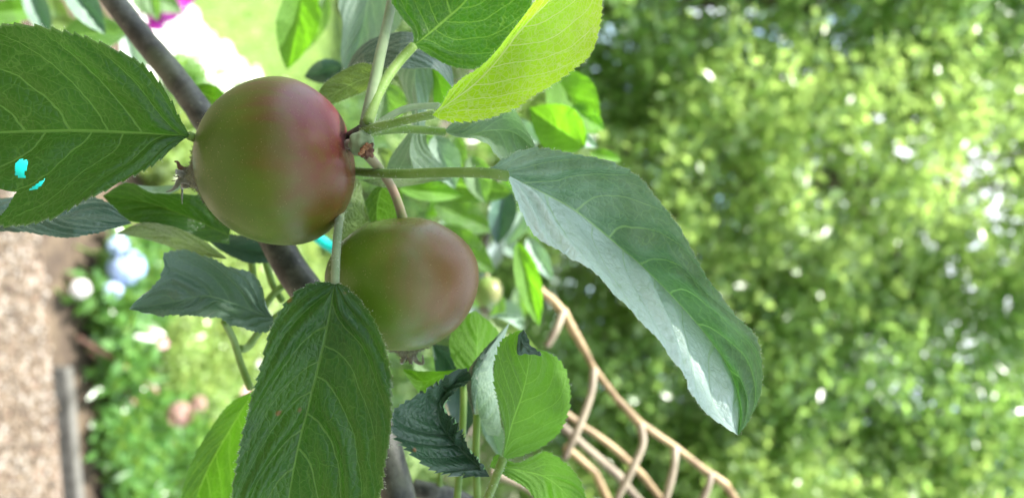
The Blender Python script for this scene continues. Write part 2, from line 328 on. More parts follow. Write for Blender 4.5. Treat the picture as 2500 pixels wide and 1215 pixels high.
def stones(pts, s0, s1, mat, name, label):
    n = len(pts); s = rng.uniform(s0,s1,(n,1,1)); o = np.array([[1,0,0],[-1,0,0],[0,1,0],[0,-1,0],[0,0,.6],[0,0,-.6]],float)[None]*s*rng.uniform(.6,1.2,(n,6,1))
    th = rng.uniform(0,6.28,n); c,s_ = np.cos(th),np.sin(th); X = o[...,0]*c[:,None]-o[...,1]*s_[:,None]; Y = o[...,0]*s_[:,None]+o[...,1]*c[:,None]
    V = np.stack([X+pts[:,:1], Y+pts[:,1:2], o[...,2]+.010],-1).reshape(-1,3); b = np.arange(n)[:,None]*6
    T = [(0,2,4),(2,1,4),(1,3,4),(3,0,4),(2,0,5),(1,2,5),(3,1,5),(0,3,5)]
    return tag(mesh(name, V, np.vstack([np.hstack([b+i for i in t_]) for t_ in T]), mat), label, 'gravel', kind='stuff')
t = NT('gravel_stones'); r_ = t.node('ShaderNodeNewGeometry').outputs['Random Per Island']; cr = t.node('ShaderNodeValToRGB', {0:r_}); e = cr.color_ramp
e.elements[0].color = (.05,.038,.028,1); e.elements[1].color = (.34,.31,.26,1); k = e.elements.new(.35); k.color = (.12,.085,.052,1); k = e.elements.new(.8); k.color = (.2,.155,.105,1)
b = t.node('ShaderNodeBsdfPrincipled', {'Base Color':cr.outputs[0],'Roughness':.7}); t.put(t.out.inputs[0], b.outputs[0]); M['stones'] = t.m
stones(pts, .006, .014, M['stones'], 'gravel_stones', 'loose tan and white gravel covering the path at the left')
# paving, flooded by sun
M['pave'] = simple('pale_paving', (.5,.48,.43), (.78,.76,.72), 5, .7, .3, .003)
pv = [G(300,-80), G(475,52), G(560,128), G(668,222), G(640,360), G(480,330), G(300,150)]
pv = [p for i in range(len(pv)) for p in [pv[i]+(pv[(i+1)%len(pv)]-pv[i])*t+np.array([rng.normal(scale=.022),rng.normal(scale=.022),0]) for t in (0,.12,.25,.37,.5,.62,.75,.88)]]
V = np.array([[p[0],p[1],.012] for p in pv]+[[p[0],p[1],.03] for p in pv]); n = len(pv)
o = mesh('paving', V, [np.arange(n,2*n)[None][:,::-1], np.array([[i,(i+1)%n,n+(i+1)%n,n+i] for i in range(n)])], M['pave'], None, False); tag(o, kind='structure')
# edging board
M['board'] = simple('weathered_wood', (.07,.067,.055), (.13,.124,.105), 22, .85, .5, .003)
def board(x0, x1, y0, y1, label):
    C = np.array([[x0,y0,0],[x1,y1,0]]); d = norm(C[1]-C[0]); p = np.array([-d[1],d[0],0])*.017; up = np.array([0,0,1.])
    prof = [(-1,0),(-1,.038),(-.85,.043),(.85,.043),(1,.038),(1,0)]; m = 14; V = []
    for i in range(m):
        q = C[0]+(C[1]-C[0])*i/(m-1); wv = .002*math.sin(i*1.7)
        V += [q+p*a+up*(z+wv*(z>0))+up*.004 for a,z in prof]
    k = len(prof); Fq = [[i*k+j,(i+1)*k+j,(i+1)*k+(j+1)%k,i*k+(j+1)%k] for i in range(m-1) for j in range(k)]
    return tag(mesh('edging_board', np.array(V), [np.array(Fq), np.array([list(range(k))[::-1],[(m-1)*k+j for j in range(k)]])], M['board'], None, False), label, 'board')
board(.335, 1.5, 2.19, 2.37, 'weathered grey wooden board edging the gravel path')
# ------------------------------------------------------------------ foliage masses
OPEN = [(1490,70,42),(1530,115,26),(1540,215,12),(1880,70,34),(1912,130,28),(1962,172,32),(1890,180,20),(1840,252,24),(1815,120,14),(2232,300,22),(2400,400,26),(2445,490,42),(2270,588,46),(2312,650,38),(2362,705,32),(2060,500,20),(2212,380,24),(2385,600,30),(2462,730,28),(2150,290,18),(2180,360,18),(2120,360,14),(2060,140,14),(2230,540,22),(2420,330,16),(2020,1100,20),(2330,1000,16)]
def gaps(V, Fs, k=4):
    C = V.reshape(-1,k,3).mean(1); px = 1250+(C[:,2]-H)/C[:,1]*F; py = 607.5+C[:,0]/C[:,1]*F; keep = np.ones(len(C),bool)
    for a,b_,r_ in OPEN: keep &= ((px-a)**2+(py-b_)**2 > (r_*rng.uniform(.2,1.5,len(C)))**2) | (rng.uniform(size=len(C))<.22)
    n = int(keep.sum()); V = V.reshape(-1,k,3)[keep].reshape(-1,3); b = np.arange(n)[:,None]*4
    return V, [np.hstack([b,b+1,b+2]), np.hstack([b,b+2,b+3])]
def crown_geo(centres, per, crad, size, seed=0, flatten=.8, aspect=.5, droop=.2):
    r = np.random.default_rng(seed); n = len(centres)*per; c = np.repeat(np.asarray(centres,float), per, 0)
    off = norm(r.normal(size=(n,3)))*(r.uniform(0,1,(n,1))**.45)*crad; off[:,2] *= flatten; p = c+off
    u = norm(r.normal(size=(n,3))+np.array([0,0,-droop])); nn = norm(np.cross(u, r.normal(size=(n,3))+np.array([0,0,.0])))
    nn = np.where(nn[:,2:]<0,-nn,nn); s = np.cross(nn, u); L = size*r.uniform(.6,1.3,(n,1)); w_ = L*aspect
    V = np.stack([p, p+u*L*.45+s*w_*.5+nn*L*.06, p+u*L, p+u*L*.45-s*w_*.5+nn*L*.06],1).reshape(-1,3)
    b = np.arange(n)[:,None]*4; return V, [np.hstack([b,b+1,b+2]), np.hstack([b,b+2,b+3])]
def foliage_mat(name, c1, c2, tr, trf=.4, rough=.35, spec=.5):
    t = NT(name); r_ = t.node('ShaderNodeNewGeometry').outputs['Random Per Island']; v = t.coord()
    c = t.mix(r_, c1, c2); c = t.mix(t.ramp(t.noise(3,v,2),.4,.6,0,.5), c, tuple(x*.6 for x in c1))
    b = t.node('ShaderNodeBsdfPrincipled', {'Base Color':c,'Roughness':rough,'Specular IOR Level':spec})
    tl = t.node('ShaderNodeBsdfTranslucent', {0:t.mix(r_, tr, tuple(x*.6 for x in tr))})
    t.put(t.out.inputs[0], t.node('ShaderNodeMixShader', {0:trf,1:b.outputs[0],2:tl.outputs[0]}).outputs[0]); return t.m
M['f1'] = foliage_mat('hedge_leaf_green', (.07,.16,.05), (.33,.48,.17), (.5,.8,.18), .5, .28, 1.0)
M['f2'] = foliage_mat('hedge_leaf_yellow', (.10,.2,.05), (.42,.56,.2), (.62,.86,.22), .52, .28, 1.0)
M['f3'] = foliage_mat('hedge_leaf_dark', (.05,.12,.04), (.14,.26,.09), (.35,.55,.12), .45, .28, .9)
M['added_hedge'] = foliage_mat('added_hedge_leaf', (.015,.035,.012), (.03,.06,.02), (.03,.07,.01), .2)  # leaves of the unseen added screen, kept dark to cut camera-side fill
M['bed1'] = foliage_mat('bed_leaf_green', (.09,.24,.06), (.17,.33,.09), (.4,.65,.1), .45, .25, .8)
M['bed2'] = foliage_mat('bed_leaf_lime', (.24,.38,.10), (.38,.48,.17), (.6,.75,.2), .45, .25, .8)
def tree(x, y, z0, rx, ry, rz, cz, nc, per, crad, size, mat, label, seed, group='trees at the end of the garden', trunkr=.07, front=True, shell=.55):
    x*=1.17; y*=1.17; rx*=1.17; ry*=1.17; rz*=1.17; cz*=1.15; crad*=1.15; size*=1.2; per=int(per*.95)
    r = np.random.default_rng(seed); th = empty('tree', (x,y,0), label, 'tree', group)
    d = norm(r.normal(size=(nc,3))); C = np.array([x,y,cz])+d*np.array([rx,ry,rz])*(r.uniform(shell,1,(nc,1)))
    C = C[C[:,2]>z0]
    V, Fs = gaps(*crown_geo(C, per, crad, size, seed))
    mesh('crown', V, Fs, mat, th)
    geo = []
    tp = spline(np.array([[x,y,-.05],[x+.05,y-.02,cz*.4],[x-.04,y+.03,cz],[x,y,cz+rz*.6]]),20); v_,f_,_ = tube_geo(tp,[trunkr,trunkr*.75,trunkr*.5,trunkr*.15],10,wob=.05); geo.append((v_,f_))
    for k in range(14):
        a = tp[r.integers(4,16)]; e_ = C[r.integers(0,len(C))]; m_ = (a+e_)/2+np.array([0,0,.12]); v_,f_,_ = tube_geo(spline(np.array([a,m_,e_]),10),[trunkr*.35,trunkr*.1],6); geo.append((v_,f_))
    V, Fs = join(geo); mesh('trunk', V, Fs, M['trunk'], th)
    return th
tree(-1.55,4.9,.5,1.0,.8,2.4,2.95,300,120,.26,.075,M['f1'],'leafy tree at the top right, beside the blue gap of sky',11)
tree(-.35,4.6,.3,1.0,.8,2.6,3.0,340,120,.26,.07,M['f2'],'yellow-green leafy tree filling the upper middle of the right background',12)
tree(.75,4.8,.3,1.0,.8,2.5,2.9,340,120,.26,.065,M['f1'],'leafy tree right of the tip of the long drooping leaf',13)
tree(1.8,4.5,.2,.9,.8,2.4,2.7,300,120,.26,.065,M['f2'],'pale green tree filling the bottom right corner',14)
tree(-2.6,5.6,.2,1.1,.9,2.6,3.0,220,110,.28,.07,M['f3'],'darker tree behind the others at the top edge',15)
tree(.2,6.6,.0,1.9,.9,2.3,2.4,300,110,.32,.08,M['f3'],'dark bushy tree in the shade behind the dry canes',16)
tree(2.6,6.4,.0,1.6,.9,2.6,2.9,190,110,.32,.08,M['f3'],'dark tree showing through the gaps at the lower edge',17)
def shrub(x, y, r_, h, n, size, mat, label, seed, name='shrub', cat='shrub', group='plants in the flower bed', aspect=.5, stems=5, flowers=None):
    r = np.random.default_rng(seed); th = empty(name, (x,y,0), label, cat, group)
    nc = max(3, n//60); d = norm(r.normal(size=(nc,3))); d[:,2] = abs(d[:,2]); C = np.array([x,y,h*.25])+d*np.array([r_,r_,h*.72])*r.uniform(.3,1,(nc,1))
    V, Fs = crown_geo(C, 60, max(.05,r_*.45), size, seed, aspect=aspect); V[:,2] = np.maximum(V[:,2], .01); mesh('foliage', V, Fs, mat, th)
    geo = []
    for k in range(stems):
        e_ = C[r.integers(0,nc)]; v_,f_,_ = tube_geo(spline(np.array([[x+.02*k-.04,y,-.01],[(x+e_[0])/2,(y+e_[1])/2,e_[2]*.5],e_]),8),[.005,.003],6); geo.append((v_,f_))
    V, Fs = join(geo); mesh('stem', V, Fs, M['petiole'], th)
    if flowers:
        fm, fs, fn = flowers
        for k in range(fn):
            a = r.uniform(0,6.28); q = np.array([x+r_*.7*math.cos(a)*r.uniform(.2,1), y-r_*.6*r.uniform(.1,1), h*r.uniform(.7,1.08)]); bloom(q, fs*r.uniform(.7,1.1), fm, th)
    return th
def bloom(c, s, mat, parent, npet=16, name='flower_head', up=(0,-.4,.8)):
    u = norm(np.array(up, float)); a = norm(np.cross(u,[.1,1,.3])); b_ = np.cross(u,a); geo = []
    for k in range(npet):
        th = k*2.4; rr = .35+.65*k/npet; d = a*math.cos(th)+b_*math.sin(th); s_ = np.cross(u,d); e_ = d*rr+u*(1-rr)*.7
        p0 = c; V = np.array([p0, p0+s*(e_*.55+s_*.28), p0+s*e_, p0+s*(e_*.55-s_*.28), p0+s*(e_*.5+u*.08)]); geo.append((V, [np.array([[0,1,4],[1,2,4],[2,3,4],[3,0,4]])]))
    V, Fs = join(geo); return mesh(name, V, Fs, mat, parent)
def cluster(c, s, mat, parent, n=70, name='flower_head'):       # a round head of many little flowers
    d = norm(rng.normal(size=(n,3))); geo = []
    for k in range(n):
        u = d[k]; a = norm(np.cross(u,[.3,.2,1])); b_ = np.cross(u,a); q = c+u*s*.8; w_ = s*.3
        V = np.array([q, q+w_*(a+u*.2), q+w_*(b_+u*.2), q-w_*(a-u*.2), q-w_*(b_-u*.2)]); geo.append((V,[np.array([[0,1,2],[0,2,3],[0,3,4],[0,4,1]])]))
    V, Fs = join(geo); return mesh(name, V, Fs, mat, parent)
M['pinkf'] = simple('petal_pink', (.75,.38,.42), (.85,.6,.6), 60, .6, trans=(.3,(.8,.4,.45)))
M['whitef'] = simple('petal_white', (.85,.8,.8), None, 60, .6, trans=(.3,(.85,.8,.8)))
M['bluef'] = simple('petal_blue', (.5,.64,.88), (.7,.8,.95), 60, .6, trans=(.3,(.3,.5,.85)))
M['mauve'] = simple('petal_dusky', (.35,.2,.16), (.5,.34,.28), 60, .7, trans=(.3,(.5,.25,.2)))
M['magenta'] = simple('petal_magenta', (.42,.02,.36), (.6,.06,.5), 60, .5, trans=(.35,(.7,.05,.55)))
M['redstem'] = simple('stem_red_brown', (.3,.13,.09), (.4,.22,.15), 60, .6)
def at(px, py, Y): p = P(px,py,Y); return p[0], p[1], p[2]
def plant_at(px, py, Y, r_, h, n, size, mat, label, seed, **kw):
    x = (py-607.5)/F*Y; return shrub(x, Y, r_, h, n, size, mat, label, seed, **kw)
plant_at(0, 640, 2.42,.12,.22,600,.05,M['bed1'],'leafy green plant between the blue flowers and the gravel',31)
plant_at(0, 760, 2.38,.13,.20,700,.06,M['bed1'],'leafy green plant at the gravel, above the end of the board',30)
plant_at(0, 870, 2.42,.13,.17,700,.06,M['bed1'],'green spreading plant beside the top end of the edging board',32)
plant_at(0,1020, 2.5,.17,.16,900,.05,M['bed1'],'green clump behind the middle of the edging board',33)
plant_at(0,1190, 2.52,.18,.18,900,.05,M['bed1'],'dark green clump at the bottom left beyond the edging board',34)
plant_at(0, 790, 2.72,.22,.26,1300,.045,M['bed2'],'lime green plant with one large pale pink bloom',35)
plant_at(0, 920, 2.8,.24,.26,1300,.045,M['bed2'],'lime green mound in the middle of the bed',36)
plant_at(0,1100, 2.8,.26,.26,1300,.045,M['bed1'],'mid green mound near the bottom edge of the bed',37)
plant_at(0, 690, 3.0,.25,.36,1500,.045,M['bed2'],'bright lime shrub behind the grey-green leaf',38)
plant_at(0, 850, 3.2,.33,.38,1800,.05,M['bed2'],'sunlit lime shrub with scattered white blooms',39, flowers=(M['whitef'],.02,3))
plant_at(0,1040, 3.3,.34,.38,1700,.05,M['f2'],'yellow-green shrub at the back of the bed',40)
plant_at(0,1230, 3.3,.36,.42,1600,.05,M['bed1'],'green shrub beyond the big spotted leaf',41)
plant_at(0, 560, 2.9,.2,.3,900,.045,M['bed2'],'green plant just beyond the blue flower heads',42)
plant_at(0, 760, 4.0,.45,.6,2000,.05,M['bed2'],'large lime shrub at the back, behind the spotted leaf',48)
plant_at(0,1000, 4.1,.45,.6,2000,.05,M['bed1'],'large green shrub at the back of the bed',49)
plant_at(0, 400, 2.75,.2,.3,1100,.05,M['bed2'],'pale sunlit plant showing between the holed leaf and the calyx',50)
plant_at(0, 250, 2.9,.2,.3,900,.05,M['bed1'],'green plant behind the big holed leaf',51)
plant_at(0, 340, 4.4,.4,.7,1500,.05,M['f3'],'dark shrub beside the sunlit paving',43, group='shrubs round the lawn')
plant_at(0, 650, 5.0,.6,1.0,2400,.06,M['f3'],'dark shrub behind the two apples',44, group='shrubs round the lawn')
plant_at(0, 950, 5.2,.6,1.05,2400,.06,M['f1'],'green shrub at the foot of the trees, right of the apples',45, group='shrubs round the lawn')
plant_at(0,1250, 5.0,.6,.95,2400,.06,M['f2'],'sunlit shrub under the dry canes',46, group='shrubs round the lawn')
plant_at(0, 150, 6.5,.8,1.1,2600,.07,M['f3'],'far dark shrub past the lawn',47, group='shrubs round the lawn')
hx = np.array([[x+rng.uniform(-.2,.2), -1.9+rng.uniform(-.25,.25), z] for x in np.arange(-4.5,4.5,.26) for z in np.arange(.1,2.9,.26)])  # unseen, added behind the camera to stop horizon glare on the apples
hd = empty('hedge', (0,-1.9,0), 'unseen dark hedge added behind the viewer to cut glare and fill light', 'hedge'); V,Fs = crown_geo(hx, 40, .3, .11, 77); mesh('foliage', V, Fs, M['added_hedge'], hd)
# single blooms on stems
def flower_plant(px, py, Y, s, mat, label, kind='bloom', cat='flower'):
    p = P(px,py,Y); th = empty('flower', (p[0],p[1],0), label, cat)
    tube('stem', [[p[0],p[1],0],[p[0]+.02,p[1]-.01,p[2]*.5],[p[0],p[1]+.005,p[2]]], (.004,.003), M['petiole'], th, n=10, seg=6, world=True)
    (cluster if kind=='cluster' else bloom)(p, s, mat, th)
    return th
flower_plant(365,808,2.42,.042,M['whitef'],'large pale pink-white bloom in the lime plants','bloom')
flower_plant(398,838,2.45,.024,M['pinkf'],'small pink bloom just beside the pale one','bloom')
flower_plant(600,955,2.9,.028,M['pinkf'],'pink bloom beside the edge of the spotted leaf','bloom')
flower_plant(196,705,2.2,.03,M['whitef'],'white bloom close to the gravel','cluster')
flower_plant(290,600,2.3,.032,M['bluef'],'small blue flower head nearest the olive leaf','cluster')
flower_plant(310,652,2.32,.058,M['bluef'],'largest pale blue flower head','cluster')
flower_plant(272,705,2.3,.035,M['bluef'],'blue flower head nearest the gravel','cluster')
flower_plant(440,1010,2.5,.045,M['mauve'],'dusky brown-pink flower cluster in the bed','cluster')
flower_plant(485,985,2.6,.03,M['mauve'],'smaller dusky flower cluster behind','cluster')
for i,(a,b_) in enumerate((((190,820),(385,955)),((215,850),(330,985)))):
    p0 = G(a[0],a[1],.02); p1 = P(b_[0],b_[1],2.45)
    o,_,_ = tube('bare_stem', [p0, (p0+p1)/2+np.array([0,0,.01]), p1], (.008,.005), M['redstem'], None, n=10, seg=7, world=True)
    tag(o, ('longer ','shorter ')[i]+'reddish bare stem lying across the bed plants', 'stem', 'reddish stems in the bed')
# grass
n = 26000; gx = rng.uniform(-2.6,2.0,n); gy_ = rng.uniform(2.75,7,n); k = (gy_ > 3.0+.9*np.clip(gx+.6,0,2)); gx, gy_ = gx[k], gy_[k]; n = len(gx)
px_ = 1250-(H*F/gy_); 
kk = ~inpoly(gx, gy_, [tuple(p[:2]) for p in pv]); gx, gy_ = gx[kk], gy_[kk]; n = len(gx)
b0 = np.stack([gx,gy_,np.full(n,.004)],1); th = rng.uniform(0,6.28,n); sd = np.stack([np.cos(th),np.sin(th),0*th],1)*.004; tp = rng.normal(scale=.018,size=(n,3)); tp[:,2] = rng.uniform(.03,.07,n)
V = np.stack([b0-sd,b0+sd,b0+tp],1).reshape(-1,3); tag(mesh('grass', V, (np.arange(n)[:,None]*3+np.arange(3)), M['f2']), 'short sunlit grass of the lawn', 'grass', kind='stuff')
# ------------------------------------------------------------------ the apple tree
TREE = empty('apple_tree', (0,.25,0), 'apple tree branch with serrated leaves round the two apples', 'tree')
def br(pts, rad, name='branch', wob=.02, n=60, label=None):
    o,_,_ = tube(name, pts, rad, M['bark'], TREE, n=n, seg=20, wob=wob)
    if label: o['label'] = label
    return o
br([(170,-160,285),(255,-30,282),(330,70,280),(420,180,275),(490,275,270),(570,400,268),(640,520,266),(700,640,264),(770,740,262),(860,880,260),(930,1040,256),(975,1180,252),(1010,1330,250)],
   (.0050,.0052,.0056,.0062,.0062,.0065)) if False else None
def kink(l, amp=.5):
    out = []
    for a,b in zip(l[:-1], l[1:]):
        out.append(a); out += [(a[0]+(b[0]-a[0])*t+random.uniform(-3,3)*amp, a[1]+(b[1]-a[1])*t+random.uniform(-3,3)*amp, a[2]+(b[2]-a[2])*t) for t in (.06,.5,.94)]
    return out+[l[-1]]
def mm(l): return [(a,b,c/1000) for a,b,c in l]
br(mm([(170,-160,285),(255,-30,282),(330,70,280),(420,180,275),(490,275,270),(570,400,268),(640,520,266),(700,640,264),(770,740,262),(860,880,260),(925,1040,256),(965,1180,252),(1000,1330,250)]),
   (.0040,.0041,.0045,.0050,.0058,.0056,.0054), label='dark grey-brown main branch running behind the apples')
br(mm([(1010,1190,300),(1060,1200,300),(1120,1215,305),(1200,1260,310)]), (.0035,.003), 'side_branch')
br(mm([(640,520,266),(700,460,262),(790,400,245),(850,350,222),(888,325,212)]), (.0042,.0035,.003,.0026), 'spur')
# spur end: swollen knuckle with bud scar
def blob(name, c, r3, mat, parent, seed=0, amp=.12, seg=20):
    th = np.linspace(0,np.pi,seg)[:,None]; ph_ = np.linspace(0,2*np.pi,seg*2,endpoint=False)[None]
    d = np.stack([np.sin(th)*np.cos(ph_), np.sin(th)*np.sin(ph_), np.cos(th)*np.ones_like(ph_)],-1)
    r = 1+amp*(np.sin(d[...,0]*5+seed)*np.sin(d[...,1]*6+2*seed)+.5*np.sin(d[...,2]*9+seed)); V = (np.array(c)+d*r[...,None]*np.array(r3)).reshape(-1,3)
    n_,m_ = seg,seg*2; i = np.arange(n_-1)[:,None]*m_; j = np.arange(m_)[None]; k = (j+1)%m_
    return mesh(name, V, np.stack([i+j,i+m_+j,i+m_+k,i+k],-1).reshape(-1,4), mat, parent)
blob('spur_knuckle', P(882,352,.208), (.0034,.003,.0034), M['petpale'], TREE, 1)
k_ = blob('bud_scar', P(897,368,.2055), (.0020,.0014,.0016), M['brown'], TREE, 2, .3); k_['label'] = 'rusty brown bud scar on the spur'
for i in range(9):
    q = P(880+i*2.6+random.uniform(-3,3), 378-i*3.2+random.uniform(-4,4), .2035); blob('bud_scale', q, (.0005,.0004,.0006), M['rust'] if 'rust' in M else M.setdefault('rust', simple('rusty_scale', (.14,.065,.025), (.26,.13,.05), 400, .7)), TREE, i, .2, 8)
# ---- apples
def apple(name, label, c, axis, Rr, Ra, blush_dir, seed, green=(.056,.108,.004), red=(.14,.032,.012), cr=1.0, stalk=None, hairn=6000, calyx=True, cscale=1.0):
    c = np.array(c); ax = norm(np.array(axis,float)); e1 = norm(np.cross(ax,[.2,1,.1])); e2 = np.cross(ax,e1)
    root = empty(name, Vector(c), label, 'apple')
    nt_, npn = 130, 160; th = np.linspace(0,np.pi,nt_)[:,None]; ph_ = np.linspace(0,2*np.pi,npn,endpoint=False)[None]
    rr = 1+.035*np.sin(th)**2*np.cos(2*ph_+seed)*.5+.012*np.sin(5*ph_+seed)*np.sin(th)**2*0.6+.006*np.sin(3*th+seed*2)*np.cos(3*ph_+1)+.007*np.cos(4*ph_-2)*np.sin(th*2)*np.sin(th)
    ct, st = np.cos(th), np.sin(th)
    prof = 1+.05*np.exp(-((th-2.0)/.5)**2)                      # broader shoulders towards the stalk
    neck = .15*np.exp(-(th/.17)**3)*(1+.16*np.cos(5*ph_))-.11*np.exp(-((np.pi-th)/.28)**2)
    fold = .014*np.exp(-((th-.30)/.14)**2)*np.cos(5*ph_+.6*np.sin(seed))
    X = (Ra*(ct*(rr+neck)))[...,None]*ax + (Rr*(st*(rr*prof+fold)))[...,None]*(np.cos(ph_)[...,None]*e1+np.sin(ph_)[...,None]*e2)
    V = (c+X).reshape(-1,3); i = np.arange(nt_-1)[:,None]*npn; j = np.arange(npn)[None]; k = (j+1)%npn
    Fq = np.stack([i+j,i+npn+j,i+npn+k,i+k],-1).reshape(-1,4)
    bd = norm(np.array(blush_dir,float)); dd = norm(X); at_ = (dd@bd).ravel(); cal = np.exp(-(th/.30)**2)*np.ones((1,npn))
    lon = (ph_+0*th).ravel()
    t = NT('skin_'+name); v = t.coord(); bl = t.attr('blush'); n1 = t.noise(60,v,4); ca = t.attr('calyx')
    st_ = t.node('ShaderNodeTexNoise', {'Vector':t.node('ShaderNodeVectorMath', {0:v,1:tuple(60+500*abs(ax[q]-0)*0+300*(1-abs(ax[q])) for q in range(3))}, operation='MULTIPLY').outputs[0],'Scale':1.0,'Detail':4.0}).outputs[0]
    f = t.math('ADD', t.math('MULTIPLY_ADD', t.noise(38,v,3), .5, -.25), t.math('MULTIPLY_ADD', st_, .5, t.math('SUBTRACT', bl, .25)))
    col = t.mix(t.ramp(n1,.3,.7), green, tuple(x*1.35 for x in green)); col = t.mix(t.ramp(f,-.15,1.05), col, red)
    purp = t.attr('purp'); col = t.mix(t.math('MULTIPLY', t.ramp(t.math('ADD', purp, t.math('MULTIPLY_ADD', st_, .7,-.35)),.55,1.05), .7), col, (.13,.018,.04))
    vo = t.node('ShaderNodeTexVoronoi', {'Vector':v,'Scale':420.0}); col = t.mix(t.math('MULTIPLY', t.ramp(vo.outputs['Distance'],.05,.16,1,0), .09), col, (.4,.34,.18))
    vo2 = t.node('ShaderNodeTexVoronoi', {'Vector':v,'Scale':75.0}); sx = t.node('ShaderNodeSeparateColor', {0:vo2.outputs['Color']}).outputs[1]
    col = t.mix(t.math('MULTIPLY', t.math('GREATER_THAN', sx, .8), t.ramp(vo2.outputs['Distance'],.018,.035,1,0)), col, (.03,.015,.01))
    sc = t.noise(170, v, 5, .75); col = t.mix(t.math('MULTIPLY', t.ramp(sc,.66,.74), .35), col, (.16,.11,.05))
    col = t.mix(t.math('MULTIPLY', ca, .8), col, t.mix(t.noise(500,v,3), (.12,.11,.06), (.30,.29,.2)))
    b = t.node('ShaderNodeBsdfPrincipled', {'Base Color':col,'Roughness':t.math('MULTIPLY_ADD', t.noise(900,v,2), .10, .35),'Specular IOR Level':.42,'Sheen Weight':.04,'Sheen Roughness':.35,'Sheen Tint':(1,.95,.85,1),
        'Subsurface Weight':.05,'Subsurface Radius':(1,.5,.2),'Subsurface Scale':.002,
        'Normal':t.bump(t.math('ADD', t.noise(1500,v,3), t.math('MULTIPLY', n1, 2.5)), .10, .0003)})
    t.put(t.out.inputs[0], b.outputs[0])
    pd = norm(np.array([-.62,-.25,.62])); pr = (dd@pd).ravel()
    mesh('skin', V, Fq, t.m, root, True, {'blush':at_,'calyx':cal,'purp':pr if seed==1 else pr*0-1})
    if hairn: 
        nr = norm(X/np.array([1,1,1])).reshape(-1,3); hairs(V, nr, hairn, .0006, .000024, M['fuzzA'], root, spread=.8)
        m_ = (th.ravel()<.42); idx = np.where(np.repeat(m_, npn))[0]
        hairs(V[idx], nr[idx], 2500, .0009, .00005, M['sepal'], root, name='calyx_down', spread=.7)
    if calyx:
        cb = c+ax*Ra*1.15; g = empty('calyx', (0,0,0)); g.parent = root; s_ = cscale
        for k in range(5):
            a = k*1.2566+seed*.5; d = e1*math.cos(a)+e2*math.sin(a); bend = (.2,.9,.5,1.1,.6)[k]
            j1,j2,j3 = rng.normal(scale=.0007*s_,size=(3,3)); L_ = (1.25,.8,1.1,.7,1.3)[k]
            pts = [cb+d*.0016*s_-ax*.0030*s_, cb+d*.0024*s_+ax*.0004*s_+j1, cb+(d*(.0030+.0012*bend)+ax*.0026*L_)*s_+j2, cb+(d*(.0034+.0026*bend)*L_+ax*.0036*L_)*s_+j2*1.6, cb+(d*(.0036+.0032*bend)*L_+ax*.0026*L_)*s_+j3*2]
            tube('sepal', pts, (.0022*s_,.0017*s_,.0011*s_,.0007*s_,.0003*s_), M['sepal'] if k%5!=2 else M['brown'], g, n=22, seg=10, world=True, flat=.4, wob=.08)
        geo = []
        for k in range(12):
            d = norm(rng.normal(size=3)); q = cb-ax*.0008; v_,f_,_ = tube_geo(spline(np.array([q, q+(ax*.003+d*.001)*s_, q+(ax*.0042+d*.0022)*s_]),8),[.00022*s_,.00012*s_],5); geo.append((v_,f_))
        V_, F_ = join(geo); mesh('stamens', V_, F_, M['brown'], g)
    if stalk: tube('stalk', mm(stalk), (.0014,.0013,.0013,.0015), M['stalk'], root, n=40, seg=14)
    return root
A1 = apple('apple', 'round green apple with purple-red blush and withered calyx pointing left', P(677,398,.216), (.17,-.04,-1), .02235, .0219, (-.35,-.2,1), 1,
      stalk=[(850,352,213),(875,350,210),(890,345,209)], cscale=.8)
A2 = apple('apple', 'lower green apple with brownish blush hanging on a curved stalk', P(984,690,.223), (1,.22,.04), .0212, .0193, (-.3,-.2,1), 2, green=(.066,.128,.005), red=(.165,.068,.022),
      stalk=[(896,378,212),(925,410,217),(955,455,222),(975,505,225),(985,545,227)], cscale=.6)
A3 = apple('apple', 'small unripe green apple out of focus behind the larger two', P(1192,712,.46), (.9,.1,-.2), .0085, .0092, (-.2,-.4,1), 3, green=(.12,.22,.04), red=(.2,.2,.07), hairn=0, cscale=.8,
      stalk=[(1190,678,462),(1180,640,462),(1178,610,465)])
# ---- leaves in focus
Lf = lambda *a, **k: leaf(*a, parent=TREE, **k)
Lf('large dark green leaf with torn holes at the left edge',
   [(464,332),(330,325),(200,320),(50,322),(-60,326),(-170,332)],
   [(464,332),(440,288),(405,225),(350,160),(300,128),(240,98),(170,76),(90,63),(0,60),(-90,100),(-150,210),(-170,332)],
   [(464,332),(440,346),(400,380),(350,420),(270,462),(200,496),(120,532),(50,552),(-20,548),(-100,490),(-150,410),(-170,332)],
   (206,206,206,205,204),(206,199,196,196,198,200,204),(206,200,196,195,197,200,204), 'mainA', n=300, cols=44, nv=6.2, phk=(.17,.22), quilt=1.3, ta=.9, teeth=26,
   hole=[[(36,428),(38,398),(50,388),(68,392),(66,412),(58,424),(66,430),(58,436)], [(66,466),(88,450),(104,440),(110,436),(104,450),(86,464)], [(-70,478),(6,462),(40,468),(22,500),(8,520),(-70,560)]],
   petiole=mm([(500,345,220),(478,338,210),(464,332,206.3)]), hair=900, wavy=.5)
Lf('big spotted green leaf hanging below the apples',
   [(818,688),(800,790),(775,900),(750,1000),(725,1100),(705,1215),(690,1340)],
   [(818,688),(760,690),(710,722),(665,790),(640,870),(615,960),(595,1050),(578,1130),(565,1215),(590,1300),(690,1340)],
   [(818,688),(852,705),(900,760),(935,820),(956,890),(957,980),(950,1060),(942,1130),(928,1215),(850,1300),(690,1340)],
   (198,200,202,203,204),(198,197,195,194,195,198,204),(198,195,194,196,196,199,204), 'mainB', n=300, cols=30, nv=7, quilt=1.7, ta=.6, teeth=30, phk=(.13,.30),
   petiole=mm([(838,480,232),(828,540,214),(822,600,205),(819,660,199),(818,690,198)]), prad=(.0013,.0012,.0011), pmat='petpale', hair=1100, wavy=.8)
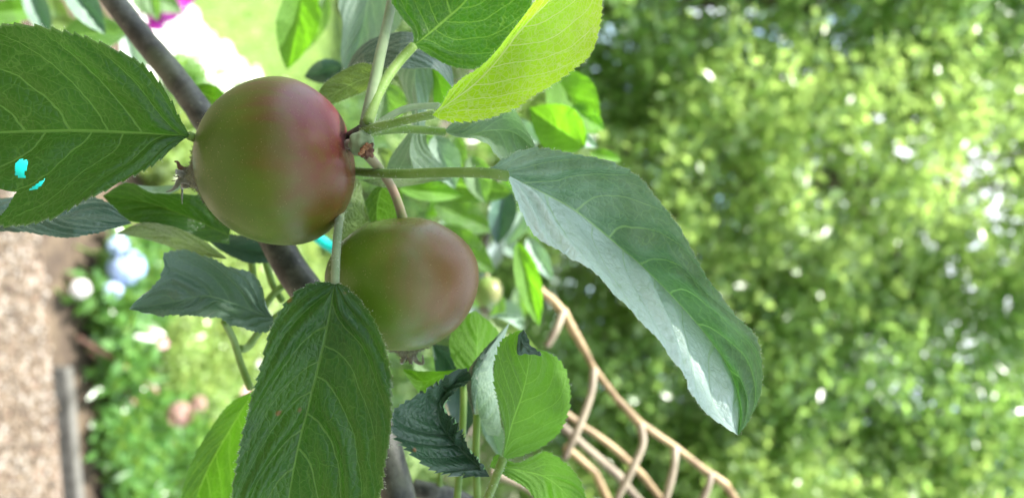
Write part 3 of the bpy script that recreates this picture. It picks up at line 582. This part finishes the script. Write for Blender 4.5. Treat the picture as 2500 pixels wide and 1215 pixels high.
Lf('long drooping leaf folded along its midrib with a pale lower half',
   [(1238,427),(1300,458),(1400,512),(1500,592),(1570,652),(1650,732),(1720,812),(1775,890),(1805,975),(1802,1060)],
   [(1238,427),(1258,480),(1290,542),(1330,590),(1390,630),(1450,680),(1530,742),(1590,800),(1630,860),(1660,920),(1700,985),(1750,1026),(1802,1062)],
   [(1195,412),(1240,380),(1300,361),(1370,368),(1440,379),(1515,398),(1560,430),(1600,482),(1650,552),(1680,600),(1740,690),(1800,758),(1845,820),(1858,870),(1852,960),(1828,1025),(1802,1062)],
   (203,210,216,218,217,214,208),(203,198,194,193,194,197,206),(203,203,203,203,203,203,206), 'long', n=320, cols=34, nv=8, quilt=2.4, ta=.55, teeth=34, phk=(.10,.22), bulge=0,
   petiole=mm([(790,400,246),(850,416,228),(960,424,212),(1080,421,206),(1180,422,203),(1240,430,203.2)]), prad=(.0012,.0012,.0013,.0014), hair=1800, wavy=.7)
Lf('yellow-green leaf lit through by the sun, underside showing, at the top',
   [(1055,281),(1105,246),(1150,212),(1192,172),(1232,124),(1262,84),(1302,40),(1342,0),(1400,-80)],
   [(1055,281),(1078,255),(1100,218),(1130,190),(1165,168),(1200,138),(1236,94),(1272,48),(1310,-2),(1350,-60),(1400,-80)],
   [(1055,281),(1085,295),(1140,299),(1200,287),(1260,265),(1300,237),(1350,207),(1400,172),(1437,140),(1457,100),(1468,50),(1470,0),(1455,-55),(1400,-80)],
   (201,202,205,210,216),(201,206,213,220,222),(201,210,220,228,226), 'glow', n=300, cols=30, nv=7, quilt=.3, ta=.8, teeth=34, face='under', bulge=-2.0,
   petiole=mm([(885,322,210),(930,308,206),(990,294,204),(1030,285,203),(1058,280,203)]), prad=(.0014,.0011,.0011), hair=2200)
Lf('dark green leaf behind the yellow-green one at the top',
   [(1010,112),(1050,80),(1090,46),(1130,10),(1190,-60)],
   [(1008,108),(1010,92),(1003,70),(985,48),(966,22),(955,0),(958,-50),(1040,-100),(1190,-60)],
   [(1014,116),(1030,124),(1060,142),(1100,162),(1150,170),(1200,158),(1250,120),(1285,60),(1300,0),(1280,-60),(1190,-60)],
   (228,232,236,240),(228,228,228,232,240),(228,228,230,234,240), 'mainE', n=220, cols=26, nv=6, quilt=.6, ta=.4, teeth=20,
   petiole=mm([(897,300,208),(918,240,214),(945,190,220),(975,150,224),(1010,112,226.3)]), prad=(.0016,.0015,.0014), hair=900)
tube('petiole', mm([(896,306,209),(908,240,214),(925,150,222),(945,60,232),(965,-40,244)]), (.0021,.0016,.0015,.0015), M['petpale'], TREE, n=40)
tube('petiole', mm([(905,318,212),(950,285,218),(1000,263,226),(1070,258,236)]), (.0010,.0010,.0010), M['petpale'], TREE, n=30)
Lf('pale downy leaf behind the base of the long drooping leaf',
   [(1083,320),(1140,330),(1200,318),(1250,322),(1290,350),(1340,400)],
   [(1083,320),(1108,298),(1170,268),(1235,250),(1268,285),(1305,352),(1340,400)],
   [(1083,320),(1110,332),(1150,338),(1185,350),(1215,382),(1250,412),(1340,400)],
   (226,230,234,234),(226,225,226,230),(226,224,224,232), 'pale', n=140, cols=20, nv=6, quilt=1.0, ta=.3, teeth=18,
   petiole=mm([(893,324,211),(950,317,216),(1010,316,221),(1085,322,226)]), hair=500, bulge=1)
Lf('dark serrated leaf with a curled tip below the second apple',
   [(1195,1163),(1130,1100),(1080,1040),(1072,995),(1092,955),(1142,906)],
   [(1195,1163),(1140,1163),(1080,1155),(1040,1140),(1000,1110),(966,1070),(954,1030),(965,1000),(1000,972),(1060,935),(1110,905),(1140,897)],
   [(1195,1163),(1168,1120),(1142,1080),(1112,1030),(1088,995),(1102,968),(1122,942),(1150,926),(1148,910)],
   (212,215,216,212,208),(212,207,205,207,206),(212,210,210,208,206), 'teal', n=240, cols=26, nv=9, quilt=1.4, ta=1.6, teeth=24, phk=(.1,.05), wavy=.8)
Lf('bright green leaf with dark curled tip at the lower middle',
   [(1228,1120),(1250,1032),(1275,960),(1290,890),(1285,840),(1278,803)],
   [(1228,1120),(1232,1060),(1222,1010),(1206,940),(1207,880),(1220,836),(1245,815),(1278,803)],
   [(1228,1120),(1262,1116),(1300,1102),(1332,1085),(1372,1048),(1392,990),(1390,930),(1372,885),(1340,860),(1295,845),(1278,803)],
   (214,216,217,216),(214,212,211,215),(214,224,226,217), 'bright', n=240, cols=26, nv=6, quilt=.4, ta=.8, teeth=26, face='under',
   petiole=mm([(1180,1240,222),(1205,1180,217),(1220,1140,214.5),(1228,1118,214)]), hair=600)
Lf('small dark curled tip of the bright green leaf',
   [(1278,803),(1272,825),(1282,845),(1322,868)],[(1278,803),(1266,830),(1262,862),(1285,864),(1322,868)],[(1278,803),(1288,822),(1296,842),(1310,852),(1322,868)],
   (212,210,212),(212,211,213),(213,212,213),'teal', n=80, cols=12, nv=4, quilt=1.2, ta=.4, teeth=8)
Lf('bright green leaf cut off by the bottom edge',
   [(1195,1138),(1270,1147),(1350,1175),(1440,1270)],
   [(1195,1138),(1213,1108),(1260,1128),(1300,1112),(1332,1100),(1372,1122),(1410,1160),(1432,1215),(1440,1270)],
   [(1195,1138),(1240,1165),(1290,1196),(1340,1262),(1440,1270)],
   (224,232,240),(224,232,242),(224,230,240), 'bright', n=160, cols=20, nv=7, quilt=.8, ta=.5, teeth=24, face='under', hair=300)
Lf('small grey-green leaf left of the spotted leaf',
   [(668,778),(600,752),(560,738),(500,722),(430,736),(315,755)],
   [(668,778),(645,740),(625,690),(600,660),(540,632),(480,620),(405,618),(395,650),(365,700),(315,755)],
   [(668,778),(664,802),(610,812),(560,796),(530,766),(490,770),(430,778),(370,762),(315,755)],
   (240,236,232,232),(240,230,226,230),(240,230,226,232), 'grey', n=200, cols=24, nv=7, quilt=1.5, ta=.7, teeth=26, wavy=1.2, bulge=2.5)
Lf('dark green leaf half hidden behind the calyx end of the first apple',
   [(560,575),(450,525),(350,492),(250,478)],
   [(570,520),(500,480),(420,472),(370,470),(310,446),(250,478)],
   [(560,595),(490,586),(400,552),(310,537),(250,478)],
   (262,256,252,250),(262,250,244,248),(262,252,248,250), 'mainA', n=160, cols=22, nv=6, quilt=.5, ta=.4, teeth=16)
Lf('grey upturned rim behind the calyx of the first apple',
   [(300,444),(350,462),(400,470),(450,452)],[(300,444),(340,452),(380,455),(420,452),(450,452)],[(300,444),(350,474),(390,480),(430,466),(450,452)],
   (262,264,262),(262,266,262),(262,258,262), 'pale', n=60, cols=12, nv=4, quilt=.2, ta=.1, teeth=8)
Lf('dark blue-green leaf below the holed leaf at the left edge',
   [(-110,530),(40,528),(200,534),(322,545)],
   [(-110,490),(60,480),(200,476),(260,492),(292,520),(322,545)],
   [(-110,560),(60,568),(160,580),(240,568),(322,545)],
   (225,226,228,232),(225,236,238,232),(225,220,222,232), 'bluegrey', n=140, cols=18, nv=7, quilt=.8, ta=.5, teeth=24)
Lf('olive leaf seen from below, arching over the blue flowers',
   [(552,632),(470,598),(370,565),(282,570)],
   [(552,628),(500,588),(430,556),(350,543),(282,570)],
   [(552,632),(500,626),(450,616),(390,594),(330,578),(282,570)],
   (248,250,252,254),(248,244,246,254),(248,254,258,254), 'olive', n=120, cols=16, nv=6, quilt=.6, ta=.3, teeth=16, face='under')
Lf('dark leaf just under the first apple',
   [(500,580),(560,600),(620,612),(700,620)],[(500,580),(540,570),(620,580),(700,620)],[(500,580),(540,612),(600,640),(660,640),(700,620)],
   (272,274,276),(272,270,276),(272,270,276), 'bluegrey', n=80, cols=14, nv=5)
Lf('olive green leaf at the bottom left of the spotted leaf',
   [(622,950),(560,1050),(505,1150),(460,1270)],
   [(622,950),(560,985),(505,1058),(470,1120),(440,1220),(460,1270)],
   [(622,950),(640,1050),(620,1150),(570,1262),(460,1270)],
   (262,264,266),(262,258,262),(262,260,266), 'bright', n=120, cols=18, nv=7, quilt=.8, ta=.4, teeth=20)
Lf('dark glossy leaf arching behind the top petioles',
   [(830,205),(880,140),(950,118),(1020,122),(1072,150),(1108,218)],
   [(830,205),(866,130),(915,92),(1000,78),(1070,112),(1102,165),(1108,218)],
   [(830,205),(880,172),(940,166),(1000,168),(1055,168),(1082,188),(1108,218)],
   (262,250,246,246,250),(262,254,252,252,250),(262,246,240,242,250), 'bluegrey', n=140, cols=18, nv=7, quilt=.3, ta=.3, teeth=18)
Lf('yellow-green sliver of leaf under the arching leaf',
   [(1052,160),(1072,200),(1085,262)],[(1052,160),(1058,200),(1060,250),(1085,262)],[(1052,160),(1088,180),(1106,220),(1085,262)],
   (258,260,262),(258,260,262),(258,256,262), 'bright', n=60, cols=12, nv=4, face='under', quilt=.4)
Lf('narrow twisted grey-blue leaf hanging between the petioles',
   [(1015,140),(1013,200),(1020,260),(1015,300),(1000,370),(1020,445)],
   [(975,140),(966,175),(985,222),(1003,255),(1003,300),(965,370),(944,412),(950,445)],
   [(1062,140),(1060,190),(1048,230),(1043,270),(1040,330),(1050,370),(1085,405),(1105,440)],
   (262,262,258,252,248,248),(266,270,264,254,254,250),(262,264,262,252,252,254), 'pale', n=160, cols=20, nv=7, quilt=.4, ta=.2, teeth=18, wavy=.6)
Lf('large pale grey-blue leaf out of focus at the top',
   [(910,-120),(898,0),(880,90),(846,215)],[(850,-100),(826,0),(836,60),(832,140),(846,215)],[(1000,-100),(992,0),(978,60),(925,110),(885,160),(846,215)],
   (300,300,296,290),(300,296,292,290),(300,290,288,290), 'pale', n=100, cols=16, nv=7, quilt=1.2, ta=.2)
Lf('downy olive leaf just above the first apple',
   [(916,186),(870,200),(820,225),(772,240)],[(918,160),(880,154),(830,176),(790,206),(772,240)],[(912,212),(880,228),(830,248),(800,256),(772,240)],
   (226,230,236,240),(226,228,232,240),(226,234,240,242), 'olive', n=120, cols=16, nv=7, quilt=.5, ta=.2, face='under', hair=300)
Lf('pale green leaf between the two apples',
   [(905,545),(870,510),(858,470),(870,430)],[(905,545),(850,600),(828,560),(836,490),(870,430)],[(905,545),(896,512),(886,480),(882,450),(870,430)],
   (246,244,242,242),(246,240,238,242),(246,246,246,242), 'olive', n=80, cols=14, nv=5, face='under', quilt=.5)
Lf('dark green leaf behind the stalk of the second apple',
   [(940,440),(925,480),(920,530),(930,570)],[(940,440),(905,470),(888,510),(900,560),(930,570)],[(940,440),(975,460),(985,500),(970,550),(930,570)],
   (256,258,262),(256,254,260),(256,252,260), 'dark', n=80, cols=14, nv=5, quilt=.6)
Lf('grey-green leaf under the long petiole',
   [(880,440),(940,446),(1010,440),(1090,436)],[(880,440),(950,430),(1020,425),(1090,436)],[(880,440),(940,458),(1010,452),(1090,436)],
   (236,240,244),(236,242,246),(236,238,244), 'olive', n=60, cols=12, nv=6, face='under', quilt=.3)
Lf('bright leaf lit from behind, right of the second apple',
   [(1145,945),(1162,880),(1165,820),(1160,757)],[(1145,945),(1105,880),(1098,820),(1125,775),(1160,757)],[(1145,945),(1190,900),(1222,860),(1220,815),(1195,785),(1160,757)],
   (250,252,252),(250,246,250),(250,262,252), 'bright', n=120, cols=16, nv=6, face='under', quilt=.7, ta=.5, teeth=16)
Lf('leaf with a dark rolled rim and pale underside, left of the bright one',
   [(1168,1010),(1160,940),(1172,885),(1245,785)],[(1160,1012),(1142,955),(1148,900),(1180,858),(1245,785)],[(1190,1060),(1222,1058),(1216,980),(1204,900),(1222,850),(1245,785)],
   (236,234,234,244),(238,240,242,246),(236,238,240,246), 'pale', n=120, cols=18, nv=7, quilt=.4, ta=.3, bulge=0)
Lf('dark rolled edge of the pale leaf',
   [(1158,1010),(1150,940),(1162,885),(1215,818)],[(1155,1012),(1140,955),(1146,900),(1178,858),(1215,818)],[(1160,1010),(1166,950),(1172,900),(1195,860),(1215,818)],
   (232,230,232,240),(234,234,238,242),(233,232,234,240), 'teal', n=90, cols=12, nv=7, quilt=.5, ta=.4, bulge=-.5)
Lf('blue-grey leaf under the second apple',
   [(1055,838),(1100,890),(1130,960),(1140,1060)],[(1055,838),(1062,900),(1085,970),(1110,1040),(1140,1060)],[(1055,838),(1120,855),(1160,930),(1165,1000),(1140,1060)],
   (262,264,266,268),(262,258,262,268),(262,258,260,268), 'bluegrey', n=90, cols=14, nv=6)
Lf('pale blue-grey leaf tip behind the green leaves at the bottom',
   [(1170,1000),(1200,1050),(1222,1120)],[(1170,1000),(1180,1060),(1222,1120)],[(1170,1000),(1215,1020),(1232,1070),(1222,1120)],
   (270,270,270),(270,266,270),(270,266,270), 'pale', n=60, cols=10, nv=5)
Lf('lime leaf peeping over the dark serrated leaf',
   [(1120,900),(1075,915),(1030,930),(985,905)],[(1120,900),(1080,905),(1030,905),(985,900)],[(1120,900),(1090,940),(1050,965),(1020,955),(985,905)],
   (236,238,240),(236,238,240),(236,232,238), 'bright', n=80, cols=12, nv=5, face='under', ta=.5, teeth=14)
for a in ([(1128,880,264),(1132,960,252),(1128,1060,247),(1115,1230,250)], [(1176,880,248),(1166,990,240),(1162,1100,240),(1166,1240,244)], [(1075,1150,300),(1070,1230,300)], [(548,785,243),(570,828,256),(586,880,262),(612,950,262)]):
    tube('petiole', mm(a), (.0011,.0012), M['petiole'], TREE, n=24)
for a in ([(640,760,275),(665,720,278),(700,690,280)], [(630,560,290),(655,660,282),(668,700,280),(690,735,280)], [(583,850,264),(605,846,268),(640,800,274),(690,760,278)], [(600,560,284),(614,640,280),(622,700,282),(640,760,284)]):
    tube('twig', mm(a), (.0014,.0012), M['petiole'], TREE, n=20)
# ---- leaves out of focus
def far(label, cx, cy, ang, L, W, d, mat, face='under', dd=10, **k):
    m, l, r = ellip(cx,cy,ang,L,W); return Lf(label, m, l, r, (d,d+dd*.5,d+dd),(d,d-dd*.4,d+dd),(d,d+dd*.1,d+dd), mat, face=face, n=60, cols=12, nv=7, quilt=.8, ta=.4, teeth=18, **k)
far('blurred green leaf hanging at the top, left of centre', 745,-50,-98,225,105,345,'bright')
far('narrow blurred leaf right of it', 800,-10,-112,160,55,400,'dark')
far('dark blurred leaf above the first apple', 838,160,-160,100,62,320,'bluegrey','top')
far('grey-blue blurred leaf tip at the top left', 150,-60,-50,180,72,345,'grey','top')
far('blurred blue-grey leaf over the holed leaf', 60,-40,-62,150,60,430,'grey','top')
far('blurred bright leaf in the top left corner', -60,40,10,190,60,450,'bright')
far('blurred dark leaf between grey leaf and branch', 150,90,8,170,90,390,'dark','top')
far('blurred pale leaf beside the branch', 300,60,-70,190,60,430,'pale')
far('green leaf showing beside the branch above the apple', 470,215,-25,110,60,290,'bright','top')
far('bright blurred leaf right of the yellow-green leaf', 1345,175,-50,190,125,335,'bright')
far('blurred green leaf above the long leaf', 1430,355,150,165,120,315,'bright')
far('small bright leaf tip by the long leaf', 1395,260,-32,100,55,330,'bright')
far('pale blurred leaf glint above the long leaf', 1400,322,-30,70,34,350,'pale','top')
far('small green leaf against the dark hedge', 1440,375,-8,80,34,380,'bright')
far('small pale leaf by the glint', 1250,290,-40,90,45,360,'pale','top')
far('bright green blurred leaf under the long petiole', 975,462,-2,160,50,315,'bright')
far('dark blurred leaf below it', 1250,470,175,270,75,350,'dark','top')
far('blurred dark leaf beside the twig', 1235,450,-95,150,70,380,'bluegrey','top')
far('bright blurred leaf behind the tip of the dry cane', 1262,590,-72,215,62,350,'bright')
far('olive blurred leaf above the bright green leaf', 1195,775,-38,185,50,330,'olive')
far('grey-blue blurred leaf above the dry cane', 1285,580,-55,125,45,400,'pale','top')
far('pale narrow blurred leaf above the bright leaf', 1195,775,3,85,22,340,'pale','top')
far('pale blurred leaf at the right of the curled tip', 1330,860,-50,75,34,300,'pale','top')
far('blurred leaf right of twisted leaf', 1060,330,-65,140,80,300,'pale','top')
far('blurred dark green leaf behind the cluster', 940,200,-80,120,90,300,'dark')
far('dark leaf low behind the petioles', 1000,330,-40,150,80,330,'dark')
far('shaded leaf behind the twisted leaf', 1120,330,-110,130,80,350,'dark')
far('shaded leaf under the downy leaf', 1150,380,-70,120,70,330,'dark')
far('wide shaded leaf right of the second apple', 1050,560,-30,190,100,400,'dark','top')
far('shaded leaf behind the calyx end of the second apple', 1010,880,-30,110,70,330,'dark')
far('blurred lime leaf behind the cluster base', 1050,330,-80,130,60,330,'bright')
far('small blurred leaf under the cluster', 920,360,-60,90,60,320,'olive','under')
far('blurred grey leaf beside the second apple', 1300,500,-120,120,45,450,'pale','top')
far('dark leaf behind the second apple', 1060,500,-20,160,80,420,'dark','top')
rl = np.random.default_rng(5)
for i in range(16):
    far(None, rl.uniform(1000,1330), rl.uniform(430,760), rl.uniform(-140,-30), rl.uniform(80,130), rl.uniform(40,65), rl.uniform(480,850), ['dark','bright','bluegrey','pale'][i%4], ['under','top'][i%2])
for i in range(12):
    far(None, rl.uniform(-40,420), rl.uniform(-60,60), rl.uniform(-120,0), rl.uniform(80,140), rl.uniform(40,65), rl.uniform(480,850), ['dark','bright','dark','olive'][i%4], ['under','top'][i%2])
br(mm([(1215,430,450),(1200,520,450),(1185,600,455),(1180,640,460)]), (.0022,.0020,.0018), 'twig', label='dark blurred twig behind the second apple')
# unseen crown, leaves set to shade the apples, with gaps for lit leaves
U = norm(np.cross(np.array(SUN),[0,1,0])); W_ = np.cross(np.array(SUN),U); S_ = np.array(SUN)
lit = [P(1200,230,.205),P(1300,150,.205),P(1400,60,.205),P(1250,250,.205),P(1360,120,.205),P(1330,30,.205),P(1150,270,.205),P(1290,960,.218),P(1340,1020,.218),P(1250,900,.218),P(1290,1050,.218),P(1340,930,.218),
       P(1320,1150,.225),P(1390,1190,.225),P(1170,830,.25),P(1390,230,.335),P(1370,310,.315),P(1100,100,.222),P(1150,80,.222),P(1060,60,.222),
       P(1040,462,.315),P(1290,700,.35)]
C0 = P(900,600,.21); GL = []; cnt = 0
shade = [P(a,b,.203) for a,b in ((1300,520),(1380,560),(1460,620),(1540,690),(1600,760),(1680,880),(1730,960),(1500,470),(1600,560),(1700,700),(1790,830),(1820,940),(1400,430),(620,330),(680,420),(760,480),(1000,620),(1060,700),(960,760),(700,900),(800,860),(660,1050),(860,1000),(760,1150),(300,400),(150,450),(1100,640),(880,800),(480,700),(1050,1050),(860,400),(840,480),(870,340),(860,440),(1690,900),(1720,880),(1650,830),(1670,940),(1620,790))]
fixed = [p+S_*t0 for p in shade for t0 in (random.uniform(.27,.36), random.uniform(.36,.48))]
for i in range(6000):
    tt = random.uniform(.2,.5); a,b_ = random.uniform(-.15,.15), random.uniform(-.08,.07); c = C0+S_*tt+U*a+W_*b_
    if i < len(fixed): c = fixed[i]
    if any(np.linalg.norm((c-p)-S_*np.dot(c-p,S_)) < .022 for p in lit): continue
    if (c[2]-H)/max(c[1],.01) < .78: continue
    L = random.uniform(.05,.075); u = norm(rng.normal(size=3)); n_ = norm(S_+rng.normal(scale=.45,size=3)); u = norm(u-n_*np.dot(u,n_)); s_ = np.cross(n_,u)
    t_ = np.array([0,.15,.4,.7,1.0]); wf = np.array([0,.35,.5,.36,0])*L*.6
    V = np.vstack([c+u*L*(k-.5) for k in t_]+[c+u*L*(k-.5)+s_*x+n_*.15*x for k,x in zip(t_[1:4],wf[1:4])]+[c+u*L*(k-.5)-s_*x+n_*.15*x for k,x in zip(t_[1:4],wf[1:4])])
    GL.append((V,[np.array([[0,5,1],[3,7,4],[0,1,8],[3,4,10]]), np.array([[1,5,6,2],[2,6,7,3],[1,2,9,8],[2,3,10,9]])])); cnt += 1
    if cnt > 240: break
V, Fs = join(GL); cr_ = mesh('crown', V, Fs, M['f1'], TREE); cr_['kind'] = 'stuff'; cr_['label'] = 'unseen overhanging leaves of the tree, placed to shade the apples'
br(mm([(1000,1330,250),(1150,1560,255),(1500,1700,300)]), (.006,.006), 'branch')
o,_,_ = tube('branch', [P(1000,1330,.25), (.35,.3,1.1), (.5,.45,.5), (.55,.5,-.03)], (.006,.012,.02,.028), M['bark'], TREE, n=40, seg=16, world=True)
o,_,_ = tube('branch', [(.35,.3,1.1),(.25,.45,1.6),(-.1,.6,1.95),(-.35,.6,2.05)], (.010,.009,.006,.003), M['bark'], TREE, n=40, seg=12, world=True)
# ------------------------------------------------------------------ dry canes
M['cane'] = simple('dry_cane', (.16,.10,.04), (.40,.29,.14), 45, .5, .3, .001)
M['cane2'] = simple('dry_cane_grey', (.13,.10,.065), (.30,.25,.17), 45, .6, .3, .001)
K1 = empty('dry_branch', Vector(P(1375,755,.46)), 'thick tan dry branch with forks, topmost of the dry branches', 'branch', 'dry branches behind the leaves')
tube('stem', mm(kink([(1268,665,455),(1325,712,456),(1375,758,457),(1405,815,458),(1452,900,460),(1500,965,464),(1565,1035,470),(1640,1085,474),(1720,1145,480),(1770,1180,482),(1860,1320,490)])), (.0019,.0024,.0027,.0018,.0020,.0026,.0019,.0021,.0027,.0020,.0025), M['cane'], K1, n=140, seg=12, wob=.03)
for a,r0 in (([(1375,758,457),(1360,800,450),(1335,845,446)],.0030), ([(1450,900,460),(1443,960,452),(1418,1030,446),(1378,1120,440)],.0030), ([(1562,1032,470),(1570,1080,462),(1550,1130,456),(1500,1230,450)],.0030),
             ([(1648,1092,474),(1645,1140,466),(1622,1230,460)],.003), ([(1735,1155,480),(1728,1190,474),(1705,1240,470)],.003)):
    tube('side_shoot', mm(a), (r0*.8,r0*.7,r0*.8,r0*.62), M['cane2'], K1, n=30, seg=10)
for i,(lab,a,r0) in enumerate((('tan dry branch crossing just right of the bright green leaf', [(1370,1000,500),(1440,1050,505),(1520,1110,510),(1570,1160,515),(1640,1250,520)], .0034),
      ('pinkish dry branch under it, nearer the green leaf', [(1360,1030,520),(1430,1090,520),(1510,1160,525),(1570,1230,530)], .0040),
      ('lowest dry branch beside the leaf cut off by the bottom edge', [(1200,1150,540),(1290,1190,540),(1370,1260,540)], .0040),
      ('pinkish dry branch at the very bottom', [(1380,1090,560),(1450,1150,560),(1500,1250,560)], .0040))):
    o,_,_ = tube('dry_branch', mm(kink(a)), (r0*.72,r0*.6,r0*.75,r0*.55), M['cane'] if i in (0,3,5) else M['cane2'], None, n=40, seg=10, wob=.01); tag(o, lab, 'branch', 'dry branches behind the leaves')
# ------------------------------------------------------------------ teal twine
M['tealm'] = simple('teal_plastic', (.0,.55,.5), (.02,.68,.6), 40, .35, trans=(.3,(.05,.8,.7)))
o,_,_ = tube('garden_twine', mm([(-60,380,330),(30,402,330),(85,435,330),(120,462,332),(150,470,335)]), (.0055,.0065,.0055), M['tealm'], None, n=40, seg=12); tag(o, 'bright teal twine seen through the holes of the left leaf', 'twine')
o,_,_ = tube('garden_twine', mm([(700,520,320),(760,568,320),(815,606,322),(900,650,325)]), (.0022,.0024), M['tealm'], None, n=30, seg=12); tag(o, 'teal twine stretched below the first apple', 'twine')
# ------------------------------------------------------------------ magenta flower spike near the lawn
mg = empty('magenta_flower', Vector((P(415,10,1.0)[0],1.0,0)), 'blurred magenta flower spike beside the branch at the top', 'flower')
p = P(415,10,1.0); tube('stem', [[p[0]-.1,1.02,0],[p[0]-.06,1.0,p[2]*.6],[p[0],1.0,p[2]]], (.003,.002), M['petiole'], mg, n=16, seg=8, world=True)
for k,(a,b_) in enumerate(((378,38),(400,22),(425,8),(440,-12),(455,-30))): cluster(P(a,b_,1.0), .022-.001*k, M['magenta'], mg, 40, 'floret')
